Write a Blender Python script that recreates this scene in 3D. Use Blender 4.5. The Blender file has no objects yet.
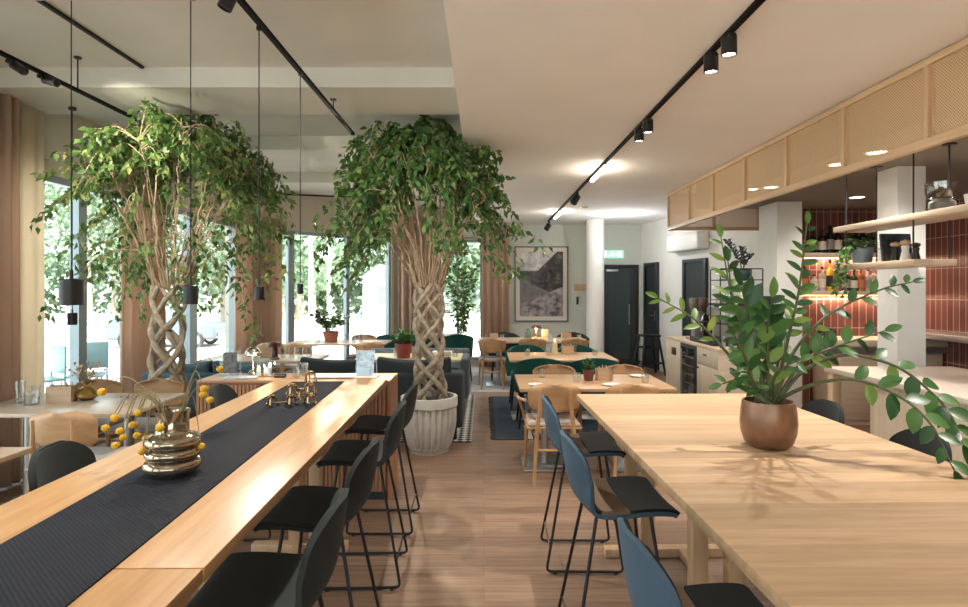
import bpy, bmesh, math, random
from mathutils import Vector, Matrix
random.seed(7)
C = bpy.context.scene.collection
PI = math.pi
V = Vector

# ------------------------------------------------------------------ camera, world, exposure
F = 600.0; CX = 484.0; HY = 290.0; EYE = 1.55
cam_data = bpy.data.cameras.new('camera')
cam_data.sensor_fit = 'HORIZONTAL'; cam_data.sensor_width = 36.0
cam_data.lens = 36.0 * F / 968.0
cam_data.shift_y = -(303.5 - HY) / 968.0
cam_data.clip_start = 0.05; cam_data.clip_end = 400
cam = bpy.data.objects.new('camera', cam_data); C.objects.link(cam)
cam.location = (0, 0, EYE); cam.rotation_euler = (PI / 2, 0, 0)
bpy.context.scene.camera = cam

S = bpy.context.scene
S.view_settings.view_transform = 'Standard'; S.view_settings.look = 'None'
S.view_settings.gamma = 1.0; S.view_settings.use_curve_mapping = False
S.view_settings.exposure = 1.0
S.cycles.max_bounces = 10; S.cycles.diffuse_bounces = 6; S.cycles.glossy_bounces = 3
S.cycles.transmission_bounces = 6; S.cycles.transparent_max_bounces = 16
S.cycles.sample_clamp_indirect = 4.0
S.cycles.caustics_reflective = False; S.cycles.caustics_refractive = False
S.cycles.use_denoising = True

world = bpy.data.worlds.new('sky'); S.world = world; world.use_nodes = True
bg = world.node_tree.nodes['Background']
bg.inputs['Color'].default_value = (0.86, 0.95, 1.0, 1); bg.inputs['Strength'].default_value = 2.0

sun_d = bpy.data.lights.new('sun', 'SUN'); sun_d.energy = 8.0; sun_d.angle = 0.02; sun_d.color = (1, 0.95, 0.86)
sun = bpy.data.objects.new('sun', sun_d); C.objects.link(sun)
sun.rotation_euler = V((-0.55, 0.35, -0.76)).to_track_quat('-Z', 'Y').to_euler()   # from behind the building

def light(name, kind, loc, energy, color=(1, .82, .62), size=.05, aim=None, angle=None, blend=.6, sx=None, sy=None, portal=False):
    d = bpy.data.lights.new(name, kind); d.energy = energy; d.color = color
    if kind == 'AREA':
        d.shape = 'RECTANGLE'; d.size = sx; d.size_y = sy
        if portal: d.cycles.is_portal = True
    else:
        d.shadow_soft_size = size
    if kind == 'SPOT':
        d.spot_size = angle; d.spot_blend = blend
    o = bpy.data.objects.new(name, d); C.objects.link(o); o.location = loc
    if aim is not None:
        o.rotation_euler = (V(aim) - V(loc)).to_track_quat('-Z', 'Y').to_euler()
    return o

# ------------------------------------------------------------------ helpers
def at(px, py, Z):
    d = F * (EYE - Z) / (py - HY)
    return V(((px - CX) / F * d, d, Z))
def P(px, py, d):
    return V(((px - CX) / F * d, d, EYE - (py - HY) / F * d))

def nodes_of(name):
    m = bpy.data.materials.new(name); m.use_nodes = True
    nt = m.node_tree; b = nt.nodes['Principled BSDF']
    return m, nt, b
def N(nt, typ, **kw):
    n = nt.nodes.new(typ)
    for k, v in kw.items():
        setattr(n, k, v)
    return n
def L(nt, a, b): nt.links.new(a, b)
def ramp(nt, fac, stops):
    r = N(nt, 'ShaderNodeValToRGB')
    el = r.color_ramp.elements
    while len(el) < len(stops): el.new(0.5)
    for e, (p, c) in zip(el, stops):
        e.position = p; e.color = (*c, 1)
    L(nt, fac, r.inputs['Fac']); return r.outputs['Color']
def coords(nt, scale=(1, 1, 1)):
    t = N(nt, 'ShaderNodeTexCoord'); mp = N(nt, 'ShaderNodeMapping')
    mp.inputs['Scale'].default_value = scale
    L(nt, t.outputs['Object'], mp.inputs['Vector']); return mp.outputs['Vector']

def plain(name, col, rough=.5, metal=0, spec=.5, noise=0, nscale=8, bump=0, bscale=200):
    m, nt, b = nodes_of(name)
    b.inputs['Base Color'].default_value = (*col, 1)
    b.inputs['Roughness'].default_value = rough; b.inputs['Metallic'].default_value = metal
    b.inputs['Specular IOR Level'].default_value = spec
    if noise or bump:
        v = coords(nt)
    if noise:
        n = N(nt, 'ShaderNodeTexNoise'); n.inputs['Scale'].default_value = nscale; n.inputs['Detail'].default_value = 5
        L(nt, v, n.inputs['Vector'])
        lo = tuple(max(0, c * (1 - noise)) for c in col); hi = tuple(min(1, c * (1 + noise)) for c in col)
        L(nt, ramp(nt, n.outputs['Fac'], [(.3, lo), (.7, hi)]), b.inputs['Base Color'])
    if bump:
        n2 = N(nt, 'ShaderNodeTexNoise'); n2.inputs['Scale'].default_value = bscale
        L(nt, v, n2.inputs['Vector'])
        bp = N(nt, 'ShaderNodeBump'); bp.inputs['Strength'].default_value = bump; bp.inputs['Distance'].default_value = .004
        L(nt, n2.outputs['Fac'], bp.inputs['Height']); L(nt, bp.outputs['Normal'], b.inputs['Normal'])
    return m

def wood(name, c1, c2, axis='X', rough=.38, plank=None, paxis='Y', pvar=.25, spec=.5, scale=1.0):
    m, nt, b = nodes_of(name)
    s = {'X': (1.2, 16, 16), 'Y': (16, 1.2, 16), 'Z': (16, 16, 1.2)}[axis]
    v = coords(nt, tuple(q * scale for q in s))
    n = N(nt, 'ShaderNodeTexNoise'); n.inputs['Scale'].default_value = 1.6; n.inputs['Detail'].default_value = 6; n.inputs['Roughness'].default_value = .6
    n.inputs['Distortion'].default_value = .4
    L(nt, v, n.inputs['Vector'])
    col = ramp(nt, n.outputs['Fac'], [(.28, c2), (.62, c1)])
    if plank:
        t = N(nt, 'ShaderNodeTexCoord'); sp = N(nt, 'ShaderNodeSeparateXYZ'); L(nt, t.outputs['Object'], sp.inputs[0])
        dv = N(nt, 'ShaderNodeMath', operation='DIVIDE'); L(nt, sp.outputs[paxis], dv.inputs[0]); dv.inputs[1].default_value = plank
        fl = N(nt, 'ShaderNodeMath', operation='FLOOR'); L(nt, dv.outputs[0], fl.inputs[0])
        wn = N(nt, 'ShaderNodeTexWhiteNoise', noise_dimensions='1D'); L(nt, fl.outputs[0], wn.inputs['W'])
        mr = N(nt, 'ShaderNodeMapRange'); mr.inputs['To Min'].default_value = 1 - pvar; mr.inputs['To Max'].default_value = 1 + pvar * .35
        L(nt, wn.outputs['Value'], mr.inputs['Value'])
        mx = N(nt, 'ShaderNodeMix', data_type='RGBA', blend_type='MULTIPLY'); mx.inputs['Factor'].default_value = 1
        L(nt, col, mx.inputs['A']); L(nt, mr.outputs[0], mx.inputs['B']); col = mx.outputs['Result']
    L(nt, col, b.inputs['Base Color'])
    b.inputs['Roughness'].default_value = rough; b.inputs['Specular IOR Level'].default_value = spec
    return m

def floor_mat():
    m, nt, b = nodes_of('floor_planks')
    v = coords(nt)
    br = N(nt, 'ShaderNodeTexBrick'); br.offset = .37; br.offset_frequency = 2
    br.inputs['Scale'].default_value = 1; br.inputs['Brick Width'].default_value = 1.25; br.inputs['Row Height'].default_value = .13
    br.inputs['Mortar Size'].default_value = .0015; br.inputs['Mortar Smooth'].default_value = .1
    br.inputs['Color1'].default_value = (.215, .130, .082, 1); br.inputs['Color2'].default_value = (.30, .19, .125, 1); br.inputs['Mortar'].default_value = (.16, .09, .055, 1)
    L(nt, v, br.inputs['Vector'])
    v2 = coords(nt, (1.4, 26, 1))
    n = N(nt, 'ShaderNodeTexNoise'); n.inputs['Scale'].default_value = 1.5; n.inputs['Detail'].default_value = 7; n.inputs['Roughness'].default_value = .65
    L(nt, v2, n.inputs['Vector'])
    g = ramp(nt, n.outputs['Fac'], [(.3, (.42, .40, .38)), (.6, (1, 1, 1))])
    mx = N(nt, 'ShaderNodeMix', data_type='RGBA', blend_type='MULTIPLY'); mx.inputs['Factor'].default_value = .8
    L(nt, br.outputs['Color'], mx.inputs['A']); L(nt, g, mx.inputs['B']); L(nt, mx.outputs['Result'], b.inputs['Base Color'])
    b.inputs['Roughness'].default_value = .52; b.inputs['Specular IOR Level'].default_value = .4
    return m

def tile_mat(name, ua):
    m, nt, b = nodes_of(name)
    t = N(nt, 'ShaderNodeTexCoord'); sp = N(nt, 'ShaderNodeSeparateXYZ'); L(nt, t.outputs['Object'], sp.inputs[0])
    cb = N(nt, 'ShaderNodeCombineXYZ'); L(nt, sp.outputs[ua], cb.inputs['X']); L(nt, sp.outputs['Z'], cb.inputs['Y'])
    br = N(nt, 'ShaderNodeTexBrick'); br.offset = 0
    br.inputs['Scale'].default_value = 1; br.inputs['Brick Width'].default_value = .088; br.inputs['Row Height'].default_value = .36
    br.inputs['Mortar Size'].default_value = .0045; br.inputs['Mortar Smooth'].default_value = .2
    br.inputs['Color1'].default_value = (.155, .056, .045, 1); br.inputs['Color2'].default_value = (.205, .078, .062, 1); br.inputs['Mortar'].default_value = (.46, .33, .27, 1)
    L(nt, cb.outputs[0], br.inputs['Vector']); L(nt, br.outputs['Color'], b.inputs['Base Color'])
    b.inputs['Roughness'].default_value = .22
    bp = N(nt, 'ShaderNodeBump'); bp.inputs['Strength'].default_value = .25; bp.inputs['Distance'].default_value = .003; bp.invert = True
    L(nt, br.outputs['Fac'], bp.inputs['Height']); L(nt, bp.outputs['Normal'], b.inputs['Normal'])
    return m

def cane_mat(name, ua, ub):
    m, nt, b = nodes_of(name)
    t = N(nt, 'ShaderNodeTexCoord'); sp = N(nt, 'ShaderNodeSeparateXYZ'); L(nt, t.outputs['Object'], sp.inputs[0])
    def wave(out, off):
        a = N(nt, 'ShaderNodeMath', operation='MULTIPLY_ADD'); L(nt, out, a.inputs[0]); a.inputs[1].default_value = 1 / .0185; a.inputs[2].default_value = off
        f = N(nt, 'ShaderNodeMath', operation='FRACT'); L(nt, a.outputs[0], f.inputs[0])
        s = N(nt, 'ShaderNodeMath', operation='SUBTRACT'); L(nt, f.outputs[0], s.inputs[0]); s.inputs[1].default_value = .5
        return s.outputs[0]
    def dot(o1, o2):
        p1 = N(nt, 'ShaderNodeMath', operation='MULTIPLY'); L(nt, o1, p1.inputs[0]); L(nt, o1, p1.inputs[1])
        p2 = N(nt, 'ShaderNodeMath', operation='MULTIPLY_ADD'); L(nt, o2, p2.inputs[0]); L(nt, o2, p2.inputs[1]); L(nt, p1.outputs[0], p2.inputs[2])
        c = N(nt, 'ShaderNodeMath', operation='LESS_THAN'); L(nt, p2.outputs[0], c.inputs[0]); c.inputs[1].default_value = .034
        return c.outputs[0]
    A = sp.outputs[ua]; B = sp.outputs[ub]
    h = N(nt, 'ShaderNodeMath', operation='MAXIMUM'); L(nt, dot(wave(A, 0), wave(B, 0)), h.inputs[0]); L(nt, dot(wave(A, .5), wave(B, .5)), h.inputs[1])
    b.inputs['Base Color'].default_value = (.66, .45, .26, 1); b.inputs['Roughness'].default_value = .5
    tr = N(nt, 'ShaderNodeBsdfTransparent'); mx = N(nt, 'ShaderNodeMixShader')
    L(nt, h.outputs[0], mx.inputs['Fac']); L(nt, b.outputs[0], mx.inputs[1]); L(nt, tr.outputs[0], mx.inputs[2])
    L(nt, mx.outputs[0], nt.nodes['Material Output'].inputs['Surface'])
    return m

def glass(name, tint=(1, 1, 1), gloss=1.0, base=0.0):
    """thin clear glass: transparent with a Fresnel reflection"""
    m, nt, b = nodes_of(name); nt.nodes.remove(b)
    tr = N(nt, 'ShaderNodeBsdfTransparent'); tr.inputs['Color'].default_value = (*tint, 1)
    gl = N(nt, 'ShaderNodeBsdfGlossy'); gl.inputs['Roughness'].default_value = .02
    lw = N(nt, 'ShaderNodeLayerWeight'); lw.inputs['Blend'].default_value = .5
    pw = N(nt, 'ShaderNodeMath', operation='POWER'); L(nt, lw.outputs['Facing'], pw.inputs[0]); pw.inputs[1].default_value = 4.0
    ml = N(nt, 'ShaderNodeMath', operation='MULTIPLY_ADD'); L(nt, pw.outputs[0], ml.inputs[0]); ml.inputs[1].default_value = gloss * .55; ml.inputs[2].default_value = .03 + base
    mx = N(nt, 'ShaderNodeMixShader'); L(nt, ml.outputs[0], mx.inputs['Fac']); L(nt, tr.outputs[0], mx.inputs[1]); L(nt, gl.outputs[0], mx.inputs[2])
    L(nt, mx.outputs[0], nt.nodes['Material Output'].inputs['Surface'])
    return m

def glow(name, col, s):
    m, nt, b = nodes_of(name)
    b.inputs['Base Color'].default_value = (.8, .8, .8, 1)
    b.inputs['Emission Color'].default_value = (*col, 1); b.inputs['Emission Strength'].default_value = s
    return m

def leaf_mat(name, stops, rough=.45, trans=.35):
    m, nt, b = nodes_of(name)
    g = N(nt, 'ShaderNodeNewGeometry')
    col = ramp(nt, g.outputs['Random Per Island'], stops)
    L(nt, col, b.inputs['Base Color']); b.inputs['Roughness'].default_value = rough
    if trans:
        t = N(nt, 'ShaderNodeBsdfTranslucent'); L(nt, col, t.inputs['Color'])
        mx = N(nt, 'ShaderNodeMixShader'); mx.inputs['Fac'].default_value = trans
        L(nt, b.outputs[0], mx.inputs[1]); L(nt, t.outputs[0], mx.inputs[2]); L(nt, mx.outputs[0], nt.nodes['Material Output'].inputs['Surface'])
    return m

def fabric(name, col, rough=.9, weave=700, var=.25):
    m, nt, b = nodes_of(name)
    v = coords(nt)
    n = N(nt, 'ShaderNodeTexNoise'); n.inputs['Scale'].default_value = weave; n.inputs['Detail'].default_value = 2
    L(nt, v, n.inputs['Vector'])
    L(nt, ramp(nt, n.outputs['Fac'], [(.3, tuple(c * (1 - var) for c in col)), (.7, tuple(min(1, c * (1 + var)) for c in col))]), b.inputs['Base Color'])
    b.inputs['Roughness'].default_value = rough; b.inputs['Specular IOR Level'].default_value = .25
    b.inputs['Sheen Weight'].default_value = .04
    return m

class MB:
    def __init__(self):
        self.v = []; self.f = []; self.sm = []
    def add(self, vs, fs, M=None, smooth=False):
        o = len(self.v)
        for p in vs:
            p = V(p)
            self.v.append(tuple(M @ p) if M is not None else tuple(p))
        for q in fs:
            self.f.append(tuple(i + o for i in q)); self.sm.append(smooth)
        return self
    def box(self, x0, x1, y0, y1, z0, z1, bev=0.0, M=None, seg=2):
        if bev <= 0:
            vs = [(x0, y0, z0), (x1, y0, z0), (x1, y1, z0), (x0, y1, z0), (x0, y0, z1), (x1, y0, z1), (x1, y1, z1), (x0, y1, z1)]
            fs = [(0, 3, 2, 1), (4, 5, 6, 7), (0, 1, 5, 4), (1, 2, 6, 5), (2, 3, 7, 6), (3, 0, 4, 7)]
            return self.add(vs, fs, M)
        bm = bmesh.new(); bmesh.ops.create_cube(bm, size=1)
        for w in bm.verts:
            w.co = V(((x0 + x1) / 2 + w.co.x * (x1 - x0), (y0 + y1) / 2 + w.co.y * (y1 - y0), (z0 + z1) / 2 + w.co.z * (z1 - z0)))
        bmesh.ops.bevel(bm, geom=list(bm.edges), offset=bev, segments=seg, affect='EDGES', profile=.5)
        return self.bm(bm, M, smooth=seg > 2)
    def bm(self, bm, M=None, smooth=False):
        bm.verts.index_update()
        self.add([w.co.copy() for w in bm.verts], [[w.index for w in f.verts] for f in bm.faces], M, smooth); bm.free(); return self
    def tube(self, pts, r, seg=8, closed=False, cap=True, smooth=True, M=None):
        pts = [V(p) for p in pts]; n = len(pts)
        rs = r if isinstance(r, (list, tuple)) else [r] * n
        tang = []
        for i in range(n):
            a = pts[(i - 1) % n] if (closed or i > 0) else pts[i]
            b = pts[(i + 1) % n] if (closed or i < n - 1) else pts[i]
            t = (b - a); tang.append(t.normalized() if t.length > 1e-9 else V((0, 0, 1)))
        up = V((0, 0, 1)) if abs(tang[0].z) < .9 else V((1, 0, 0))
        nrm = (up - tang[0] * up.dot(tang[0])).normalized()
        vs = []; fs = []
        for i in range(n):
            nrm = nrm - tang[i] * nrm.dot(tang[i])
            nrm = nrm.normalized() if nrm.length > 1e-6 else tang[i].orthogonal().normalized()
            bi = tang[i].cross(nrm)
            for k in range(seg):
                a = 2 * PI * k / seg
                vs.append(pts[i] + (nrm * math.cos(a) + bi * math.sin(a)) * rs[i])
        m = n if closed else n - 1
        for i in range(m):
            j = (i + 1) % n
            for k in range(seg):
                k2 = (k + 1) % seg
                fs.append((i * seg + k, i * seg + k2, j * seg + k2, j * seg + k))
        if cap and not closed:
            fs.append(tuple(reversed(range(seg)))); fs.append(tuple((n - 1) * seg + k for k in range(seg)))
        return self.add(vs, fs, M, smooth)
    def cyl(self, x, y, z0, z1, r, seg=20, r2=None, smooth=True):
        r2 = r if r2 is None else r2
        return self.lathe([(0, z0), (r, z0), (r, z0), (r2, z1), (r2, z1), (0, z1)], x, y, seg, smooth)
    def lathe(self, prof, x=0, y=0, seg=28, smooth=True, M=None, ripple=None):
        vs = []; fs = []; n = len(prof)
        for i, (r, z) in enumerate(prof):
            for k in range(seg):
                a = 2 * PI * k / seg
                rr = r * (ripple(a, z) if ripple else 1)
                vs.append((x + rr * math.cos(a), y + rr * math.sin(a), z))
        for i in range(n - 1):
            for k in range(seg):
                k2 = (k + 1) % seg
                if prof[i][0] < 1e-6 and prof[i + 1][0] < 1e-6: continue
                fs.append((i * seg + k, i * seg + k2, (i + 1) * seg + k2, (i + 1) * seg + k))
        return self.add(vs, fs, M, smooth)
    def ball(self, c, r, seg=12, sz=(1, 1, 1), M=None):
        n = max(5, seg // 2)
        pr = [(math.sin(PI * i / n), -math.cos(PI * i / n)) for i in range(n + 1)]
        MM = Matrix.Translation(V(c)) @ Matrix.Diagonal((r * sz[0], r * sz[1], r * sz[2], 1))
        return self.lathe(pr, 0, 0, seg, True, MM if M is None else M @ MM)
    def shell(self, fn, nu, nv, t0, t1, v0=0, v1=1, u0=-1, u1=1, M=None):
        """solid sheet between two offsets along the normal of fn(u,v)"""
        def nor(u, v):
            e = 1e-3
            a = fn(u + e, v) - fn(u - e, v); b = fn(u, v + e) - fn(u, v - e)
            c = a.cross(b); return c.normalized() if c.length > 1e-12 else V((0, 0, 1))
        A = []; B = []
        for j in range(nv + 1):
            for i in range(nu + 1):
                u = u0 + (u1 - u0) * i / nu; v = v0 + (v1 - v0) * j / nv
                p = fn(u, v); n = nor(u, v); A.append(p + n * t0); B.append(p + n * t1)
        w = nu + 1; o = len(A); fs = []
        for j in range(nv):
            for i in range(nu):
                a = j * w + i
                fs.append((a, a + w, a + w + 1, a + 1)); fs.append((o + a, o + a + 1, o + a + w + 1, o + a + w))
        for i in range(nu):
            fs.append((i, i + 1, o + i + 1, o + i)); a = nv * w + i; fs.append((a + 1, a, o + a, o + a + 1))
        for j in range(nv):
            a = j * w; fs.append((a + w, a, o + a, o + a + w)); a = j * w + nu; fs.append((a, a + w, o + a + w, o + a))
        return self.add(A + B, fs, M, True)
    def prism(self, poly, z0, z1, M=None):
        n = len(poly)
        vs = [(p[0], p[1], z0) for p in poly] + [(p[0], p[1], z1) for p in poly]
        fs = [tuple(reversed(range(n))), tuple(range(n, 2 * n))] + [(i, (i + 1) % n, n + (i + 1) % n, n + i) for i in range(n)]
        return self.add(vs, fs, M)
    def build(self, name, mat, parent=None, label=None, loc=None, subsurf=0):
        me = bpy.data.meshes.new(name); me.from_pydata(self.v, [], self.f)
        me.polygons.foreach_set('use_smooth', self.sm); me.materials.append(mat); me.update()
        bm = bmesh.new(); bm.from_mesh(me)
        if len(self.f) < 20000:
            bmesh.ops.remove_doubles(bm, verts=bm.verts, dist=1e-6)
            bmesh.ops.recalc_face_normals(bm, faces=bm.faces)
        bm.to_mesh(me); bm.free()
        try: me.set_sharp_from_angle(angle=math.radians(40))
        except Exception: pass
        o = bpy.data.objects.new(name, me); C.objects.link(o)
        if parent is not None: o.parent = parent
        if loc is not None: o.location = loc
        if label: o['label'] = label
        if subsurf:
            sm = o.modifiers.new('smooth', 'SUBSURF'); sm.levels = subsurf; sm.render_levels = subsurf
        return o

def thing(name, label, cat, loc=(0, 0, 0), rz=0, group=None):
    o = bpy.data.objects.new(name, None); C.objects.link(o); o.location = loc; o.rotation_euler = (0, 0, rz)
    o.empty_display_size = .1
    o['label'] = label; o['category'] = cat
    if group: o['group'] = group
    return o
def tag(o, label, cat, group=None, kind=None):
    o['label'] = label; o['category'] = cat
    if group: o['group'] = group
    if kind: o['kind'] = kind
    return o
def struct(mb, name, mat, label=None, parent=None):
    o = mb.build(name, mat, parent)
    if parent is None:
        o['kind'] = 'structure'
        if label: o['label'] = label
    return o
def children(o): return [c for c in bpy.data.objects if c.parent == o]
def dup(src, loc, rz=0, label=None, group=None):
    def rec(o, par):
        c = o.copy(); C.objects.link(c)
        if par is not None: c.parent = par
        for ch in kids.get(o.name, []): rec(ch, c)
        return c
    kids = {}
    for o in list(C.objects):
        if o.parent: kids.setdefault(o.parent.name, []).append(o)
    r = rec(src, None); r.location = loc; r.rotation_euler = (0, 0, rz)
    if label: r['label'] = label
    if group: r['group'] = group
    return r
def arc(p0, p1, p2, n=12):
    p0, p1, p2 = V(p0), V(p1), V(p2)
    return [p0 * (1 - t) ** 2 + p1 * 2 * t * (1 - t) + p2 * t * t for t in [i / n for i in range(n + 1)]]
def spline(pts, n=8):
    pts = [V(p) for p in pts]; out = []
    q = [pts[0] * 2 - pts[1]] + pts + [pts[-1] * 2 - pts[-2]]
    for i in range(1, len(q) - 2):
        a, b, c, d = q[i - 1:i + 3]
        for k in range(n):
            t = k / n
            out.append(.5 * ((2 * b) + (c - a) * t + (2 * a - 5 * b + 4 * c - d) * t * t + (3 * b - a - 3 * c + d) * t ** 3))
    out.append(pts[-1]); return out

# ------------------------------------------------------------------ materials
M_floor = floor_mat()
M_ceil = plain('white_ceiling', (.90, .88, .86), .9, noise=.02, nscale=2)
M_conc = plain('painted_concrete', (.68, .67, .61), .85, noise=.07, nscale=1.3, bump=.15, bscale=30)
M_wallw = plain('white_wall', (.78, .77, .73), .85, noise=.02)
M_wallg = plain('pale_green_grey_wall', (.62, .64, .57), .85, noise=.02)
M_beige = plain('beige_wall', (.66, .60, .50), .85, noise=.03)
M_alu = plain('window_aluminium', (.30, .37, .40), .45, .2)
M_glass = glass('window_glass', (.96, .99, .995), .5)
M_clear = glass('clear_glass', (.96, .975, .975), 1.3, .10)
M_acryl = glass('clear_acrylic', (.95, .98, .99), .8, .05)
M_black = plain('black_metal', (.012, .012, .013), .42, .2)
M_blackm = plain('black_matt', (.02, .021, .022), .7)
M_rail = plain('black_rail', (.012, .012, .013), .85, 0, .1)
M_dgreen = plain('dark_grey_door', (.028, .036, .04), .5)
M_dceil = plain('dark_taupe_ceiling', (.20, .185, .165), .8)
M_oak = wood('light_oak', (.62, .42, .25), (.50, .32, .18), 'X')
M_oakY = wood('light_oak_along', (.62, .42, .25), (.50, .32, .18), 'Y')
M_oakZ = wood('light_oak_upright', (.62, .43, .26), (.50, .33, .19), 'Z')
M_tabR = wood('ash_table_top', (.47, .315, .185), (.36, .225, .12), 'X', .55, .098, 'Y', .24, .22)
M_tabL = wood('oak_bar_top', (.49, .285, .13), (.36, .19, .08), 'Y', .34, .2, 'X', .12, .32)
M_edge = wood('oak_bar_leg', (.56, .38, .22), (.46, .29, .16), 'Z', .45)
M_paleZ = wood('pale_ash_upright', (.60, .50, .38), (.50, .40, .29), 'Z', .5)
M_pale = wood('pale_ash', (.64, .52, .39), (.54, .42, .30), 'X', .5)
M_paleY = wood('pale_ash_along', (.66, .52, .37), (.55, .41, .28), 'Y', .45)
M_frameY = wood('canopy_oak', (.66, .47, .29), (.56, .38, .22), 'Y', .5)
M_slat = wood('cherry_slats', (.42, .20, .10), (.30, .13, .065), 'Z', .45)
M_slatX = wood('cherry_top', (.44, .24, .13), (.34, .16, .08), 'X', .4)
M_chair = wood('oak_plywood', (.50, .30, .15), (.40, .22, .10), 'X', .4)
M_chairZ = wood('oak_chair_leg', (.46, .27, .13), (.36, .19, .085), 'Z', .4)
M_paleseat = fabric('pale_pink_seat', (.50, .40, .35))
M_greyseat = fabric('light_grey_seat', (.42, .40, .38))
def weave_mat(name, c1, c2):
    m, nt, b = nodes_of(name); v = coords(nt); outs = []
    for d, sc in (('Y', 62), ('DIAGONAL', 45)):
        w = N(nt, 'ShaderNodeTexWave'); w.wave_type = 'BANDS'; w.bands_direction = d; w.inputs['Scale'].default_value = sc; w.inputs['Distortion'].default_value = 1.2; w.inputs['Detail'].default_value = 1; L(nt, v, w.inputs['Vector']); outs.append(w.outputs['Fac'])
    mu = N(nt, 'ShaderNodeMath', operation='MULTIPLY'); L(nt, outs[0], mu.inputs[0]); L(nt, outs[1], mu.inputs[1])
    L(nt, ramp(nt, mu.outputs[0], [(.05, c2), (.6, c1)]), b.inputs['Base Color'])
    bp = N(nt, 'ShaderNodeBump'); bp.inputs['Strength'].default_value = .6; bp.inputs['Distance'].default_value = .003; L(nt, mu.outputs[0], bp.inputs['Height']); L(nt, bp.outputs['Normal'], b.inputs['Normal'])
    b.inputs['Roughness'].default_value = .9; b.inputs['Specular IOR Level'].default_value = .2; return m
M_run = weave_mat('dark_woven_runner', (.024, .027, .036), (.010, .011, .015))
M_blk = fabric('charcoal_felt', (.022, .026, .024), .95)
M_seatb = fabric('black_felt', (.014, .016, .016), .95)
M_blue = fabric('slate_blue_felt', (.055, .092, .132), .95)
M_brownf = fabric('taupe_felt', (.17, .115, .075), .95)
M_sofa = fabric('charcoal_sofa', (.045, .056, .062), .95)
M_sofab = fabric('petrol_blue_sofa', (.055, .10, .125), .95)
M_green = fabric('bottle_green_velvet', (.006, .065, .052), .8)
def linen(name, col):
    m = fabric(name, col, .95, 240, .1); nt = m.node_tree; b = nt.nodes['Principled BSDF']
    t = N(nt, 'ShaderNodeBsdfTranslucent'); t.inputs['Color'].default_value = (*[min(1, c * 1.15) for c in col], 1); mx = N(nt, 'ShaderNodeMixShader'); mx.inputs['Fac'].default_value = .45
    L(nt, b.outputs[0], mx.inputs[1]); L(nt, t.outputs[0], mx.inputs[2]); L(nt, mx.outputs[0], nt.nodes['Material Output'].inputs['Surface']); return m
M_curt = linen('tan_linen_curtain', (.68, .52, .41)); M_curt2 = linen('pale_linen_panel', (.84, .74, .60))
M_steel = plain('brushed_steel', (.42, .42, .41), .35, .9)
M_chrome = plain('polished_steel', (.72, .70, .66), .1, 1.0)
M_brass = plain('polished_brass', (.58, .43, .24), .16, 1.0)
M_gold = plain('gold_glaze', (.55, .36, .12), .25, .9)
M_copper = plain('bronze_glaze', (.24, .125, .068), .3, .35, noise=.22, nscale=14)
M_terra = plain('terracotta', (.40, .13, .07), .7)
M_redpot = plain('oxblood_pot', (.17, .052, .038), .45)
M_cement = plain('grey_cement', (.56, .55, .51), .9, noise=.1, nscale=10, bump=.2, bscale=90)
M_soil = plain('soil', (.035, .022, .014), 1, bump=.8, bscale=60)
M_bark = plain('fig_bark', (.40, .33, .25), .85, noise=.35, nscale=22, bump=.4, bscale=60)
M_twig = plain('fig_twig', (.40, .30, .20), .8, noise=.2, nscale=20)
M_leafA = leaf_mat('fig_leaf', [(0, (.055, .13, .035)), (.45, (.115, .21, .06)), (.8, (.20, .30, .09)), (1, (.38, .40, .14))], .42, .38)
M_leafB = leaf_mat('fig_leaf_dark', [(0, (.035, .10, .028)), (.5, (.07, .17, .045)), (.85, (.14, .25, .065)), (1, (.26, .34, .10))], .42, .32)
M_zz = leaf_mat('glossy_leaf', [(0, (.018, .065, .018)), (.5, (.042, .125, .028)), (.8, (.07, .17, .035)), (1, (.20, .30, .06))], .36, .15)
M_zzy = leaf_mat('young_glossy_leaf', [(0, (.10, .22, .035)), (.6, (.20, .33, .06)), (1, (.36, .45, .10))], .4, .3)
M_zzs = plain('green_stem', (.085, .095, .035), .5)
M_herb = leaf_mat('herb_leaf', [(0, (.03, .13, .02)), (1, (.09, .26, .04))], .5, .3)
M_dark_leaf = plain('black_leaf', (.010, .012, .012), .35)
M_yel = plain('yellow_blossom', (.62, .36, .025), .95, noise=.3, nscale=160, bump=.6, bscale=300)
M_dry = plain('dried_stem', (.24, .19, .09), .8)
M_straw = plain('dried_flower', (.62, .42, .25), .9)
M_smoke = plain('smoked_mirror_glass', (.40, .33, .24), .09, .85)
M_white = plain('white_enamel', (.78, .77, .74), .4)
M_paper = plain('paper', (.74, .72, .68), .7)
M_stone = plain('pale_terrazzo', (.52, .45, .38), .35, noise=.2, nscale=90)
M_lens = glow('lamp_lens', (1, .86, .66), 9)
M_tubeL = glow('lamp_diffuser', (1, .88, .70), 9)
M_warm = glow('warm_glow', (1, .66, .30), 3.5)
M_flame = glow('tealight_flame', (1, .74, .42), 12)
# ------------------------------------------------------------------ daylight, lamps of the room and added fill lights
XL = -3.9; YB = 12.4; ZC = 3.22; ZR = 2.9; XS = -.19
def portal(loc, aim, sx, sy):
    light('window_portal', 'AREA', loc, 1, aim=aim, sx=sx, sy=sy, portal=True)
for y0, y1 in ((-3.4, -.4), (.2, 3.9), (4.75, 6.9), (7.1, 9.5)):
    portal((XL - .25, (y0 + y1) / 2, 1.35), (0, (y0 + y1) / 2, 1.35), 2.5, y1 - y0)
portal((-.5, -4.3, 1.35), (-.5, 0, 1.35), 5.6, 2.5)
portal((-3.05, 11.25, 1.35), (-1.0, 9.5, 1.35), 3.0, 2.5)
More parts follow.
